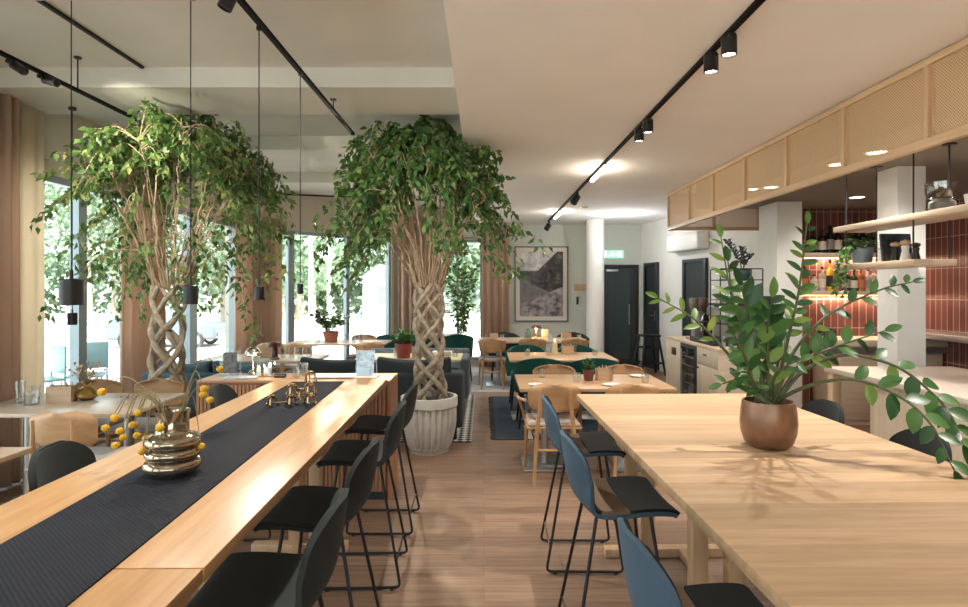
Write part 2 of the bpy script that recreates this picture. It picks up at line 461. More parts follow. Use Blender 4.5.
# ceiling track lamps, and fill lights added without a fixture, some behind the camera
for y, e in ((9.6, 40), (7.4, 45), (4.95, 18), (4.68, 18), (3.25, 98), (1.2, 6), (.95, 6), (-1.2, 50)):
    light('track_and_fill_light', 'SPOT', (1.28, y, 2.72), e, (1, .94, .86),   .018, (1.28, y, 0), 1.7 if e == 98 else 2.3, .8)
for x, y in ((-1.2, .6), (-1.2, 2.6), (-2.91, 2.0), (-1.2, 7.6), (-2.3, 8.7)):  # added fill over the window side, most with no spotlight modelled
    light('track_and_fill_light', 'SPOT', (x, y, 2.84), 62, (1, .95, .87), .03, (x, y, 0), 1.9, .8)
for x, y, e in ((2.85, 2.0, 75), (2.88, 4.38, 45), (2.8, 5.85, 35), (4.0, 2.6, 30), (3.5, 3.9, 14), (4.05, 6.45, 16)):  # the one by the hanging shelves is added to brighten them
    light('downlight_and_fill_light', 'SPOT', (x, y, 2.53), e, (1, .94, .86), .035, (x, y, 0), 2.6, .7)
light('track_and_fill_light', 'SPOT', (-1.2, 4.3, 2.84), 100, (1, .95, .87), .03, (-.6, 3.4, 0), 2.2, .8)
light('tree_spot_light', 'SPOT', (-2.85, 3.68, 2.86), 45, (1, .92, .74), .03, (-2.85, 5.4, 2.1), 1.5, .9)
light('tree_spot_light', 'SPOT', (-2.80, 3.95, 2.88), 45, (1, .92, .74), .03, (-2.6, 5.4, 2.4), 1.5, .9)
light('tree_spot_light', 'SPOT', (-1.10, 2.76, 2.80), 120, (1, .92, .76), .03, (-.65, 5.8, 2.05), .72, .9)
light('tree_spot_light', 'SPOT', (-1.86, 9.15, 2.87), 130, (1, .80, .56), .04, (-.6, 5.8, 2.2), .9, .7)
light('tree_spot_light', 'SPOT', (-1.14, 9.35, 2.87), 130, (1, .80, .56), .04, (-.5, 5.8, 2.4), .9, .7)
light('back_point_light', 'POINT', (2.4, 10.6, 2.5), 14, (.95, .97, 1), .15)  # point light near the column and back wall, without a fixture

# ------------------------------------------------------------------ room shell
struct(MB().box(-4.1, 5.5, -4.2, 12.7, -.15, 0), 'floor', M_floor)
struct(MB().box(XS, 5.5, -4.2, 12.7, ZR, 3.6), 'ceiling', M_ceil, 'flat white ceiling over the bar side of the room')
struct(MB().box(-4.3, XS, -4.2, 12.9, ZC, 3.6), 'ceiling_upper', M_conc, 'higher painted concrete ceiling on the window side')
for i, y in enumerate((-1.6, .4, 2.45, 4.5, 6.5, 8.5)):
    struct(MB().box(-3.9, XS - .001, y, y + .7, 3.07, ZC), 'ceiling_beam' if i == 0 else 'ceiling_beam.%03d' % i, M_conc, 'shallow concrete ceiling beam crossing the window side')
for y0, y1, xx in ((-1.0, 4.5, -2.55), ):
    struct(MB().box(xx - .012, xx + .012, .9, 4.48, ZC - .018, ZC), 'trim_1', M_blackm, 'thin dark joint strip on the concrete ceiling')
lw = MB()
edges = [(-4.2, -3.4), (-.4, .2), (3.9, 4.75), (6.9, 7.1), (9.5, 9.9)]
for a, b in edges: lw.box(-4.1, XL, a, b, 0, ZC)
for a, b in zip(edges[:-1], edges[1:]): lw.box(-4.1, XL, a[1], b[0], 2.59, ZC).box(-4.1, XL, a[1], b[0], 0, .1)
struct(lw, 'wall_left', M_beige)
def window(n, M, L_, mull, lab, z0=.1, z1=2.59):
    fr = MB()
    for a, b in [(0, .05), (L_ - .05, L_)] + mull: fr.box(a, b, .03, .12, z0, z1, M=M)
    fr.box(0, L_, .03, .12, z0, z0 + .06, M=M); fr.box(0, L_, .03, .12, z1 - .06, z1, M=M)
    w = struct(fr, 'window_%d' % n, M_alu, lab)
    MB().box(.02, L_ - .02, .07, .078, z0 + .02, z1 - .02, M=M).build('window_glass', M_glass, w)
    return w
def wl(y0): return Matrix.Translation((XL, y0, 0)) @ Matrix.Rotation(PI / 2, 4, 'Z')
window(1, wl(4.75), 2.15, [(1.07, 1.19)], 'tall street window beside the left wall table')
window(2, wl(7.1), 2.4, [(.92, 1.12)], 'tall street window behind the left fig tree')
window(5, wl(.2), 3.7, [(1.8, 1.92)], 'unseen street window beside the camera, carried on to bring in daylight')  # out of view, continues the window wall so daylight reaches the tables
window(6, wl(-3.4), 3.0, [(1.4, 1.52)], 'unseen street window behind the camera, carried on to bring in daylight')  # also out of view, lets more daylight in from behind
ox = V((2.05, 2.45, 0)).normalized(); oy = V((-ox.y, ox.x, 0)); OL = 3.195
MO = Matrix(((ox.x, oy.x, 0, XL), (ox.y, oy.y, 0, 9.85), (0, 0, 1, 0), (0, 0, 0, 1)))
struct(MB().box(.35, OL - .06, 0, .2, 2.59, ZC, M=MO).box(.35, OL - .06, 0, .2, 0, .1, M=MO).box(-.05, .35, 0, .2, 0, ZC, M=MO).box(OL - .06, OL + .02, 0, .2, 0, ZC, M=MO), 'wall_oblique', M_beige, 'beige wall above the slanting glass front')
wo = window(3, MO @ Matrix.Translation((.35, 0, 0)), OL - .41, [(.44, .56), (1.68, 1.76)], 'wide slanting window front with trees and paving outside')
bw = MB()
bw.box(-1.95, -.93, YB, YB + .2, 0, ZC).box(-.03, 3.4, YB, YB + .2, 0, ZC).box(-.93, -.03, YB, YB + .2, 2.59, ZC).box(-.93, -.03, YB, YB + .2, 0, .1)
struct(bw, 'wall_back', M_wallg)
window(4, Matrix.Translation((-.93, YB, 0)), .9, [(.36, .41)], 'narrow window between the curtains on the back wall')
# oblique right wall with its two doors
ra = V((3.25, YB, 0)); rb = V((4.03, 7.48, 0)); rx = (rb - ra).normalized(); ry = V((rx.y, -rx.x, 0))  # ry points into the room
ry = -ry if ry.x > 0 else ry
MR = Matrix(((rx.x, ry.x, 0, ra.x), (rx.y, ry.y, 0, ra.y), (0, 0, 1, 0), (0, 0, 0, 1))); RL = (rb - ra).length
struct(MB().box(-.2, RL - .04, -.2, 0, 0, ZR, M=MR), 'wall_right', M_wallw)
def rpos(px):   # distance along the right wall seen at image column px
    k = (px - CX) / F; s = (ra.x - k * ra.y) / (k * rx.y - rx.x); return s
def door(n, M, L_, h, mat, lab, glassy=False):
    fr = MB().box(0, .07, 0, .06, 0, h, .004, M).box(L_ - .07, L_, 0, .06, 0, h, .004, M).box(.07, L_ - .07, 0, .06, h - .07, h, .004, M)
    d = struct(fr, 'door_%d' % n, M_blackm if glassy else mat, lab)
    if glassy:
        MB().box(.07, .16, .01, .05, 0, h - .07, 0, M).box(L_ - .16, L_ - .07, .01, .05, 0, h - .07, 0, M).box(.16, L_ - .16, .01, .05, 0, .14, 0, M).box(.16, L_ - .16, .01, .05, h - .17, h - .07, 0, M).build('door_leaf', M_dgreen, d)
        MB().box(.16, L_ - .16, .025, .033, .14, h - .17, 0, M).build('door_glass', plain('lightened_door_glass', (.06, .085, .085), .06), d)  # glass colour lightened to stand in for its reflections
        MB().box(L_ * .55, L_ - .1, .055, .085, h - .15, h - .1, .004, M).build('door_closer', M_steel, d)
        MB().tube([M @ V((.2, .05, .85)), M @ V((.2, .09, .85)), M @ V((.2, .09, 1.25)), M @ V((.2, .05, 1.25))], .012, 8).build('door_handle', M_steel, d)
    else:
        MB().box(.07, L_ - .07, .005, .03, 0, h - .07, 0, M).build('door_leaf', mat, d)
        MB().box(L_ - .16, L_ - .12, .03, .04, .95, 1.15, .003, M).tube([M @ V((L_ - .14, .035, 1.05)), M @ V((L_ - .14, .08, 1.05)), M @ V((L_ - .26, .08, 1.05))], .01, 8).build('door_handle', M_steel, d)
    return d
door(1, Matrix.Translation((2.42, YB, 0)) @ Matrix.Rotation(PI, 4, 'Z') @ Matrix.Translation((-.76, 0, 0)), .76, 2.07, M_dgreen, 'dark framed glass door beside the round column', True)
s0, s1 = rpos(646), rpos(659.5)
door(2, MR @ Matrix.Translation((s0, 0, 0)), s1 - s0, 2.09, M_dgreen, 'dark grey door behind the black bar stool')
s0, s1 = rpos(685), rpos(708.5)
door(3, MR @ Matrix.Translation((s0, 0, 0)), s1 - s0, 2.08, M_dgreen, 'dark grey door behind the coffee machine')
struct(MB().box(3.72, 5.5, 7.46, 7.68, 0, ZR), 'wall_bar', tile_mat('terracotta_tiles_across', 'X'), 'terracotta tiled wall behind the bar bottles')
struct(MB().box(5.3, 5.5, -4.2, 7.48, 0, ZR), 'wall_bar_side', tile_mat('terracotta_tiles_along', 'Y'), 'terracotta tiled side wall behind the bar')
struct(MB().box(-4.1, -3.4, -4.2, -4.0, 0, ZC).box(2.4, 5.5, -4.2, -4.0, 0, ZC).box(-3.4, 2.4, -4.2, -4.0, 2.59, ZC).box(-3.4, 2.4, -4.2, -4.0, 0, .1), 'wall_front', M_wallw)
window(7, Matrix.Translation((2.4, -4.0, 0)) @ Matrix.Rotation(PI, 4, 'Z'), 5.8, [(1.9, 2.0), (3.8, 3.9)], 'unseen window front behind the camera, added for daylight')  # added out of view to brighten the near ceiling and table fronts
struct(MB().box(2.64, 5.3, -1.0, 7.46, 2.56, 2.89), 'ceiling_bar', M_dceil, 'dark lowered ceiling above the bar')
struct(MB().cyl(2.15, 11.6, 0, ZR, .17, 40), 'column', M_wallw, 'round white column beside the glass door')
struct(MB().box(3.345, 3.63, 6.85, 7.3, 0, 2.6), 'pillar_1', M_wallw, 'square white pillar left of the tiled bar wall')
struct(MB().box(3.37, 3.60, 4.89, 5.14, 0, 2.6), 'pillar_2', M_wallw, 'square white pillar standing behind the hanging shelves')
struct(MB().box(-.03, 3.25, YB - .012, YB, 0, .07), 'baseboard_back', M_wallw)

# ------------------------------------------------------------------ curtains
def curtain(pts, z0, z1, lab, mat, amp=.035, wl_=.11, group=None):
    pts = spline(pts, 40) if len(pts) > 2 else [V(pts[0]).lerp(V(pts[1]), i / 80) for i in range(81)]
    top = []; s = 0
    for i, p in enumerate(pts):
        t = (pts[min(i + 1, len(pts) - 1)] - pts[max(i - 1, 0)]).normalized(); n = V((-t.y, t.x, 0))
        if i: s += (p - pts[i - 1]).length
        top.append(p + n * amp * (math.sin(2 * PI * s / wl_) + .35 * math.sin(2 * PI * s / wl_ * .43 + 1)))
    n = len(top); vs = []; fs = []
    for z, k in ((z0, 1.0), (z0 + (z1 - z0) * .5, .95), (z1, .8)):
        for i, p in enumerate(top):
            q = pts[i] + (p - pts[i]) * k; vs.append((q.x, q.y, z))
    for r in range(2):
        for i in range(n - 1): fs.append((r * n + i, r * n + i + 1, (r + 1) * n + i + 1, (r + 1) * n + i))
    o = MB().add(vs, fs, smooth=True).build('curtain', mat)
    md = o.modifiers.new('cloth', 'SOLIDIFY'); md.thickness = .006
    return tag(o, lab, 'curtain', group)
curtain([(-3.72, 4.1, 0), (-3.72, 4.82, 0)], .02, 3.12, 'gathered tan linen curtain at the very left edge of the photo', M_curt, .035, .10)
curtain([(-3.74, 4.84, 0), (-3.74, 5.09, 0)], .02, 3.06, 'pale flat linen panel next to the gathered curtain at the left window', M_curt2, .012, .16)
curtain([(-3.74, 6.24, 0), (-3.74, 7.02, 0)], .02, 3.1, 'tan linen curtain behind the braided trunk of the left fig tree', M_curt, .045, .11)
curtain([(-3.7, 9.0, 0), (-3.68, 9.6, 0), (-3.45, 10.15, 0)], .02, 2.75, 'wide tan curtain in the corner left of the slanting window front', M_curt, .045, .11)
curtain([(-1.75, 12.2, 0), (-.93, 12.2, 0)], .02, 3.05, 'tan curtain behind the trunk of the potted fig tree in the fluted planter', M_curt, .05, .16)
curtain([(-.05, 12.2, 0), (.52, 12.2, 0)], .02, 2.86, 'tan curtain left of the framed landscape photograph', M_curt, .05, .15)

# ------------------------------------------------------------------ ceiling tracks with spotlights
def rail(name, lab, a, b, w=.030, rods=()):
    a = V(a); b = V(b); t = thing(name, lab, 'light track', a)
    d = (b - a); ang = math.atan2(d.y, d.x)
    MB().box(0, d.length, -w / 2, w / 2, -.022, 0, .003, Matrix.Rotation(ang, 4, 'Z')).build('rail', M_rail, t)
    for y, zt in rods:
        k = (y - a.y) / d.y if abs(d.y) > .01 else (y - a.x) / d.x
        q = d * k
        MB().tube([(q.x, q.y, 0), (q.x, q.y, zt - a.z)], .005, 8).cyl(q.x, q.y, zt - a.z - .012, zt - a.z, .025).build('suspension_rod', M_black, t)
    return t
rail('ceiling_track', 'long black light track fixed on the white ceiling of the bar side', (1.29, -2.5, ZR), (1.255, 11.7, ZR), .034)
rail('ceiling_track', 'black suspended light track running to the potted fig tree above the bar table', (-1.205, -2.5, 2.99), (-1.20, 5.5, 2.99), .034, [(2.5, ZC), (4.78, 3.07), (.9, 3.07)])
rail('ceiling_track', 'black suspended light track running to the left fig tree near the windows', (-2.92, -2.5, 2.99), (-2.91, 5.6, 2.99), .034, [(4.3, ZC), (2.0, ZC)])
rail('ceiling_track', 'short black light track far back under the concrete ceiling by the slanting windows', (-3.0, 8.95, 2.99), (-.9, 9.55, 2.99), .03, [(-2.8, ZC), (-1.4, ZC)])

def spotlight(lab, loc, aim, r=.032, ln=.12, group='track spotlights', lit=True, drop=.05):
    """can lamp hanging below a rail at loc, turned towards aim"""
    t = thing('track_spotlight', lab, 'spotlight', loc, 0, group)
    dr = (V(aim) - V(loc)).normalized()
    q = V((0, 0, -1)).rotation_difference(dr).to_matrix().to_4x4()
    MB().box(-.02, .02, -.045, .045, -.022, 0, .003).tube([(0, 0, -.02), (0, 0, -drop - .01)], .008, 8).build('bracket', M_black, t)
    M = Matrix.Translation((0, 0, -drop)) @ q @ Matrix.Translation((0, 0, .0))
    MB().lathe([(0, 0), (r, 0), (r, 0), (r, -ln), (r, -ln), (r * .86, -ln), (r * .86, -ln + .012)], M=M, seg=22).build('housing', M_black, t)
    MB().lathe([(0, -ln + .010), (r * .87, -ln + .010)], M=M, seg=22).build('lens', M_lens if lit else M_blackm, t)
    return t
def onr(py, z=ZR): # depth on the bar side track from an image row
    return F * (z - EYE) / (HY - py)
for lab, px, py in (('frontmost spotlight of the bar side ceiling track', 729, 45), ('second spotlight from the front on the bar side ceiling track', 711, 62),
                    ('third spotlight from the front on the bar side ceiling track', 648, 122), ('fourth spotlight from the front on the bar side ceiling track', 639, 131)):
    y = F * 1.28 / (px - CX) ; spotlight(lab, (1.28, y, ZR - .022), (1.28, y, 0), .040, .098, drop=.004)
for lab, px in (('tilted spotlight between the two glowing tubes on the bar side track', 577), ('spotlight at the far end of the bar side track', 546.5)):
    y = F * 1.26 / (px - CX); spotlight(lab, (1.26, min(y, 11.6), ZR - .034), (1.26 - .8, y - .8, 1.6), .05, .12, lit=False)
for lab, p0, p1 in (('longer glowing tube light on the bar side track', 592, 606), ('shorter glowing tube light towards the far end of the bar side track', 555, 561)):
    y1 = F * 1.27 / (p0 - CX); y0 = F * 1.27 / (p1 - CX)
    t = thing('track_tube_light', lab, 'tube light', (1.27, y0, ZR - .034), 0, 'tube lights on the track')
    MB().box(-.017, .017, 0, y1 - y0, -.012, 0).build('housing', M_black, t)
    MB().tube([(0, .01, -.03), (0, y1 - y0 - .01, -.03)], .022, 14).build('diffuser', M_tubeL, t)
    light('tube_light_glow', 'POINT', (1.27, (y0 + y1) / 2, ZR - .16), 3.5, (1, .86, .66), .08)
spotlight('black spotlight on the suspended track above the bar table', (-1.195, 2.84, 2.967), (-1.45, 2.75, 2.3), .034, .085, lit=False, drop=.01)
spotlight('outermost black spotlight on the track near the windows', (-2.915, 3.72, 2.967), (-1.9, 3.4, 2.35), .028, .10, lit=False, drop=.02)
spotlight('black spotlight nearer the left fig tree on the track near the windows', (-2.915, 3.98, 2.967), (-1.8, 3.8, 2.62), .028, .10, lit=False, drop=.02)
spotlight('glowing spotlight seen through the left leaves of the potted fig tree', (-1.88, 9.27, 2.955), (-1.6, 5.0, 2.2), .06, .12)
spotlight('glowing spotlight high behind the crown of the potted fig tree', (-1.15, 9.47, 2.955), (-.9, 5.0, 2.4), .045, .1)

# ------------------------------------------------------------------ pendants
def pendant(lab, x, y, zb, r, h, ztop, stub, group='black cylinder pendants'):
    t = thing('pendant_lamp', lab, 'pendant lamp', (x, y, zb), 0, group)
    MB().lathe([(r * .9, .01), (r * .92, 0), (r, 0), (r, 0), (r, h - .006), (r - .006, h), (r - .006, h), (0, h)], seg=30).build('shade', M_black, t)
    MB().cyl(0, 0, h, h + stub, r * .17, 14).build('cord_grip', M_black, t)
    MB().tube([(0, 0, h + stub), (0, 0, ztop - zb)], .0032, 6).cyl(0, 0, ztop - zb - .02, ztop - zb, .03 if ztop > 3 else .014, 16).build('cord', M_black, t)
    return t
pendant('largest black cylinder pendant in front of the left window', -2.27, 3.3, 1.467, .0575, .143, ZC, .05)
pendant('black cylinder pendant hanging beside the braided trunk of the left fig tree', -1.662, 3.4, 1.47, .039, .108, ZC, .05)
pendant('small black cylinder pendant in front of the corner curtain', -1.20, 3.2, 1.497, .0255, .077, 2.956, .025)
pendant('smallest grey black pendant in front of the slanting window front', -1.185, 3.87, 1.525, .019, .068, 2.956, .015)
pendant('little black pendant hanging lowest behind the largest pendant', -3.43, 5.0, 1.26, .036, .1, 3.07, .03)

# ------------------------------------------------------------------ cane canopy over the bar
XF = 2.56; ZB_ = 2.378; YE = 8.38
cn = thing('cane_canopy', 'long oak framed canopy of woven cane panels hanging above the bar', 'canopy', (XF, YE, ZB_))
H = ZR - ZB_
ys = [F * XF / (px - CX) for px in (688, 712, 743.5, 785, 842, 925)] + [2.67, 1.86, 1.05, .24]
ys = [YE] + ys
MB().box(0, .045, .24 - YE, 0, 0, .05, .003).build('bottom_rail', M_frameY, cn)
MB().box(0, .045, .24 - YE, 0, H - .05, H - .008, .003).build('top_rail', M_frameY, cn)
for y in ys:
    MB().box(0.001, .044, y - YE - .02, y - YE + .02, .05, H - .05).build('post', M_oakZ, cn)
cm = cane_mat('woven_cane_along', 'Y', 'Z'); cx_ = cane_mat('woven_cane_across', 'X', 'Z')
for a, b in zip(ys[:-1], ys[1:]):
    MB().add([(.022, a - YE, .05), (.022, b - YE, .05), (.022, b - YE, H - .05), (.022, a - YE, H - .05)], [(0, 1, 2, 3)]).build('cane_panel', cm, cn)
MB().box(.045, 1.28, -.045, 0, 0, .05, .003).build('return_bottom_rail', M_oak, cn)
MB().box(.045, 1.28, -.045, 0, H - .05, H - .008, .003).build('return_top_rail', M_oak, cn)
for x in (.62, 1.24): MB().box(x, x + .04, -.044, -.001, .05, H - .05).build('return_post', M_oakZ, cn)
for a, b in ((.045, .62), (.66, 1.24)):
    MB().add([(a, -.022, .05), (b, -.022, .05), (b, -.022, H - .05), (a, -.022, H - .05)], [(0, 1, 2, 3)]).build('return_cane_panel', cx_, cn)
def downlight(lab, x, y, z=2.56):
    t = thing('recessed_downlight', lab, 'downlight', (x, y, z), 0, 'recessed downlights over the bar')
    MB().lathe([(.085, 0), (.085, -.006), (.07, -.008), (.066, 0)], seg=28).build('trim_ring', M_white, t)
    MB().lathe([(0, -.003), (.066, -.003)], seg=28).build('lens', M_lens, t)
downlight('round recessed downlight seen under the canopy between the two white pillars', *(lambda p: (p.x, p.y))(P(857, 197, 600 * 1.01 / 93)))
for lab, px, py in (('recessed downlight shining through the third cane panel', 751, 189), ('recessed downlight shining low through the cane above the pillar', 771, 187), ('bright recessed downlight shining through the cane near the right edge', 877, 152), ('fainter recessed downlight shining through the cane left of the brightest one', 838, 164)):
    d = 600 * 1.01 / (HY - py); downlight(lab, (px - CX) / F * d, d)

# wall things
t = thing('air_conditioner', 'white wall mounted air conditioner above the dark door', 'air conditioner', MR @ V((rpos(693), 0, 2.22)))
MA = MR.to_3x3().to_4x4()
MB().box(-.55, .55, .005, .22, 0, .29, .03, MA, 3).build('housing', M_white, t)
MB().box(-.40, .40, .06, .19, -.006, .02, 0, MA).build('louvre', plain('grey_louvre', (.35, .36, .36), .5), t)
t = thing('exit_sign', 'green lit running man exit sign above the glass door', 'sign', (2.42, YB, 2.2))
MB().box(-.02, .46, -.05, 0, 0, .17, .006).build('housing', glow('exit_green', (.01, .42, .27), .5), t)
wm = glow('exit_white', (.8, 1, .92), .8)
sg = MB()
sg.box(.03, .10, -.056, -.05, .03, .14).box(.34, .41, -.056, -.05, .03, .14)
Mx = Matrix.Translation((.2, -.053, .085))
sg.ball((.215, -.053, .128), .014, 10, (1, .3, 1))
for a, b in (((.21, .11), (.19, .075)), ((.19, .075), (.225, .055)), ((.225, .055), (.22, .03)), ((.19, .075), (.165, .05)), ((.165, .05), (.14, .052)), ((.207, .105), (.24, .09)), ((.207, .105), (.175, .10)), ((.27, .085), (.32, .085)), ((.305, .105), (.325, .085)), ((.305, .065), (.325, .085))):
    sg.tube([(a[0], -.053, a[1]), (b[0], -.053, b[1])], .007, 6)
sg.build('pictogram', wm, t)
tag(MB().box(1.86, 2.14, YB - .02, YB, 1.54, 1.68, .004).build('wooden_sign', M_oak), 'small plain wooden board on the wall left of the round column', 'sign')
t = thing('coat_hook', 'small dark hook on the wall under the wooden board', 'hook', (1.93, YB, 1.25))
MB().box(-.02, .02, -.012, 0, 0, .16, .003).tube(spline([(0, -.012, .13), (0, -.06, .12), (0, -.07, .05), (0, -.03, .02)]), .007, 8).build('hook', M_black, t)
MB().lathe([(0, 0), (.06, 0), (.055, -.03), (0, -.034)], seg=24).build('smoke_detector', M_white, loc=(1.62, 9.7, ZR))
tag(bpy.data.objects['smoke_detector'], 'white round smoke detector on the ceiling near the track end', 'smoke detector')

# framed photograph of a rocky lake
def picture_mat():
    m, nt, b = nodes_of('landscape_print')
    t = N(nt, 'ShaderNodeTexCoord'); sp = N(nt, 'ShaderNodeSeparateXYZ'); L(nt, t.outputs['Object'], sp.inputs[0])
    X, Z = sp.outputs['X'], sp.outputs['Z']
    nz = N(nt, 'ShaderNodeTexNoise'); nz.inputs['Scale'].default_value = 7; nz.inputs['Detail'].default_value = 9; nz.inputs['Roughness'].default_value = .65; L(nt, t.outputs['Object'], nz.inputs['Vector'])
    nf = N(nt, 'ShaderNodeMath', operation='SUBTRACT'); L(nt, nz.outputs['Fac'], nf.inputs[0]); nf.inputs[1].default_value = .5
    def lin(a, b_, c, k):      # a*X + b*Z + c + k*noise > 0
        m1 = N(nt, 'ShaderNodeMath', operation='MULTIPLY_ADD'); L(nt, X, m1.inputs[0]); m1.inputs[1].default_value = a; m1.inputs[2].default_value = c
        m2 = N(nt, 'ShaderNodeMath', operation='MULTIPLY_ADD'); L(nt, Z, m2.inputs[0]); m2.inputs[1].default_value = b_; L(nt, m1.outputs[0], m2.inputs[2])
        m3 = N(nt, 'ShaderNodeMath', operation='MULTIPLY_ADD'); L(nt, nf.outputs[0], m3.inputs[0]); m3.inputs[1].default_value = k; L(nt, m2.outputs[0], m3.inputs[2])
        mr = N(nt, 'ShaderNodeMapRange'); mr.inputs['From Min'].default_value = -.012; mr.inputs['From Max'].default_value = .012; L(nt, m3.outputs[0], mr.inputs['Value']); return mr.outputs[0]
    def mixc(fac, A, B):
        mx = N(nt, 'ShaderNodeMix', data_type='RGBA'); L(nt, fac, mx.inputs['Factor'])
        for s, q in ((mx.inputs['A'], A), (mx.inputs['B'], B)):
            if isinstance(q, tuple): s.default_value = (*q, 1)
            else: L(nt, q, s)
        return mx.outputs['Result']
    sky = ramp(nt, nz.outputs['Fac'], [(.35, (.36, .33, .33)), (.6, (.74, .70, .68))])
    rock = ramp(nt, nz.outputs['Fac'], [(.38, (.010, .008, .008)), (.55, (.05, .04, .036)), (.70, (.20, .16, .14))])
    lake = ramp(nt, nz.outputs['Fac'], [(.3, (.10, .085, .085)), (.7, (.22, .19, .18))])
    fore = ramp(nt, nz.outputs['Fac'], [(.38, (.07, .05, .05)), (.55, (.34, .29, .29)), (.7, (.46, .41, .41))])
    c = mixc(lin(-.05, -1, .95, .08), sky, rock)
    c = mixc(lin(1.0, -1, .57, .16), c, rock)
    c = mixc(lin(-.5, -1, .80, .05), c, lake)
    c = mixc(lin(.48, -1, .19, .10), c, fore)
    c = mixc(lin(.15, -1, .27, .05), c, fore)
    L(nt, c, b.inputs['Base Color']); b.inputs['Roughness'].default_value = .25
    return m
pc = P(541.5, 284, YB - .03)
w_, h_ = 53.5 / F * (YB - .03), 75 / F * (YB - .03)
t = thing('framed_photograph', 'large framed black and white photograph of a rocky lake on the back wall', 'framed photograph', (pc.x - w_ / 2, YB, pc.z - h_ / 2))
MB().box(0, w_, -.035, -.0, 0, .018).box(0, w_, -.035, 0, h_ - .018, h_).box(0, .018, -.035, 0, .018, h_ - .018).box(w_ - .018, w_, -.035, 0, .018, h_ - .018).build('frame', M_blackm, t)
MB().box(.018, w_ - .018, -.02, -.004, .018, h_ - .018).build('mat_board', plain('cream_mat', (.72, .66, .58), .8), t)
pw, ph = w_ - .21, h_ - .21
MB().box(0, pw, -.023, -.02, 0, ph).build('print', picture_mat(), t, loc=(.105, 0, .105))
# ------------------------------------------------------------------ bar side: counters, shelves, coffee corner
t = thing('bar_counter', 'pale wooden bar counter with terrazzo top and rounded front panel by the right table', 'bar counter', (2.67, 4.72, 0))
poly = [(0, .0), (1.0, .0), (1.0, -3.6), (0, -3.6)]
MB().box(0, 1.0, -3.6, 0, .91, .95, .006).build('counter_top', M_stone, t)
pan = [(.06, -3.5), (.06, -.55)] + [(.30 - .24 * math.cos(a), -.55 + .24 * math.sin(a)) for a in [PI / 2 * i / 8 for i in range(1, 9)]] + [(.68, -.31), (.68, -3.5)]
MB().prism(pan, 0.0, .90).build('front_panel', M_paleZ, t)
MB().box(.02, .09, -.09, -.02, 0, .91, .004).build('leg', M_oakZ, t)
MB().box(.62, .69, -.09, -.02, 0, .91, .004).build('leg', M_oakZ, t)
t = thing('back_counter', 'steel and wood back counter under the tiled bar wall', 'counter', (4.05, 7.45, 0))
MB().box(0, 1.24, -.62, 0, .90, .98, .006).build('worktop', M_pale, t)
MB().box(.0, 1.24, -.58, 0, .82, .90).build('steel_edge', M_steel, t)
MB().box(.02, 1.22, -.56, -.02, 0, .82).build('cabinet_body', M_pale, t)
for k in range(2): MB().box(.03 + .6 * k, .6 + .6 * k, -.575, -.56, .06, .8, .004).build('cabinet_door', M_pale, t)
t = thing('steel_shelf_hood', 'steel ledge on dark brackets on the tiled side wall', 'steel ledge', (5.3, 6.35, 1.0))
MB().box(-.35, 0, -.5, .75, 0, .07, .005).build('ledge', M_steel, t)
for y in (-.4, .6): MB().box(-.3, 0, y - .02, y + .02, -.4, 0).build('bracket', M_black, t)
t = thing('socket_strip', 'black wall socket strip on the tiles under the bottle shelf', 'socket', P(826.5, 331.5, 7.46))
MB().box(-.10, .10, -.03, 0, -.042, .042, .005).build('plate', M_black, t)
for i in range(2):
    for k in range(4): MB().cyl(-.075 + .05 * k, 0, 0, .006, .016, 14).build('socket_outlet', M_blackm, t, loc=None) if False else None
so = MB()
for k in range(4):
    for z in (-.02, .02): so.box(-.09 + .047 * k, -.055 + .047 * k, -.034, -.03, z - .014, z + .014, .004)
so.build('socket_outlet', plain('socket_grey', (.08, .08, .08), .4), t)

# bottle shelves on the tiled wall
def wall_shelf(lab, z, x0=3.76, x1=5.28):
    t = thing('wall_shelf', lab, 'shelf', (x0, 7.46, z))
    MB().box(0, x1 - x0, -.22, 0, -.05, 0, .004).build('board', M_pale, t)
    MB().box(.02, x1 - x0 - .02, -.04, -.02, -.06, -.05).build('light_strip', M_warm, t)
    return t
ZU = EYE + 37 / F * 7.3; ZL = EYE - 1.0 / F * 7.3
wall_shelf('upper bottle shelf on the terracotta tiled wall', ZU); wall_shelf('lower bottle shelf on the terracotta tiled wall', ZL)
light('shelf_light', 'AREA', (4.65, 7.42, ZU - .065), 5, (1, .76, .54), sx=1.2, sy=.03, aim=(4.65, 7.40, 0))
light('shelf_light', 'AREA', (4.65, 7.42, ZL - .065), 5, (1, .76, .54), sx=1.2, sy=.03, aim=(4.65, 7.40, 0))
def bottle(lab, px, z, h, w, glassm, labelm, capm, group, d=7.36):
    x = (px - CX) / F * d
    t = thing('bottle', lab, 'bottle', (x, d, z), 0, group)
    MB().lathe([(0, 0), (w, 0), (w, h * .6), (w * .85, h * .68), (w * .34, h * .76), (w * .34, h * .93), (0, h * .93)], seg=16).build('glass_body', glassm, t)
    MB().lathe([(w * 1.02, h * .14), (w * 1.03, h * .14), (w * 1.03, h * .5), (w * 1.02, h * .5)], seg=16).build('paper_label', labelm, t)
    MB().cyl(0, 0, h * .9, h, w * .4, 12).build('cap', capm, t)
bd = plain('dark_bottle_glass', (.014, .012, .010), .12); ba = plain('amber_bottle_glass', (.35, .10, .03), .12); bc = plain('clear_spirit_bottle', (.50, .40, .34), .1)
bo = plain('olive_bottle_glass', (.03, .05, .02), .12); lw_ = plain('cream_label', (.70, .62, .50), .7); lg = plain('grey_label', (.30, .28, .26), .7); ly = plain('yellow_wrap', (.75, .52, .02), .5); lb = plain('black_label', (.02, .02, .02), .6); lr = plain('orange_label', (.55, .16, .06), .6)
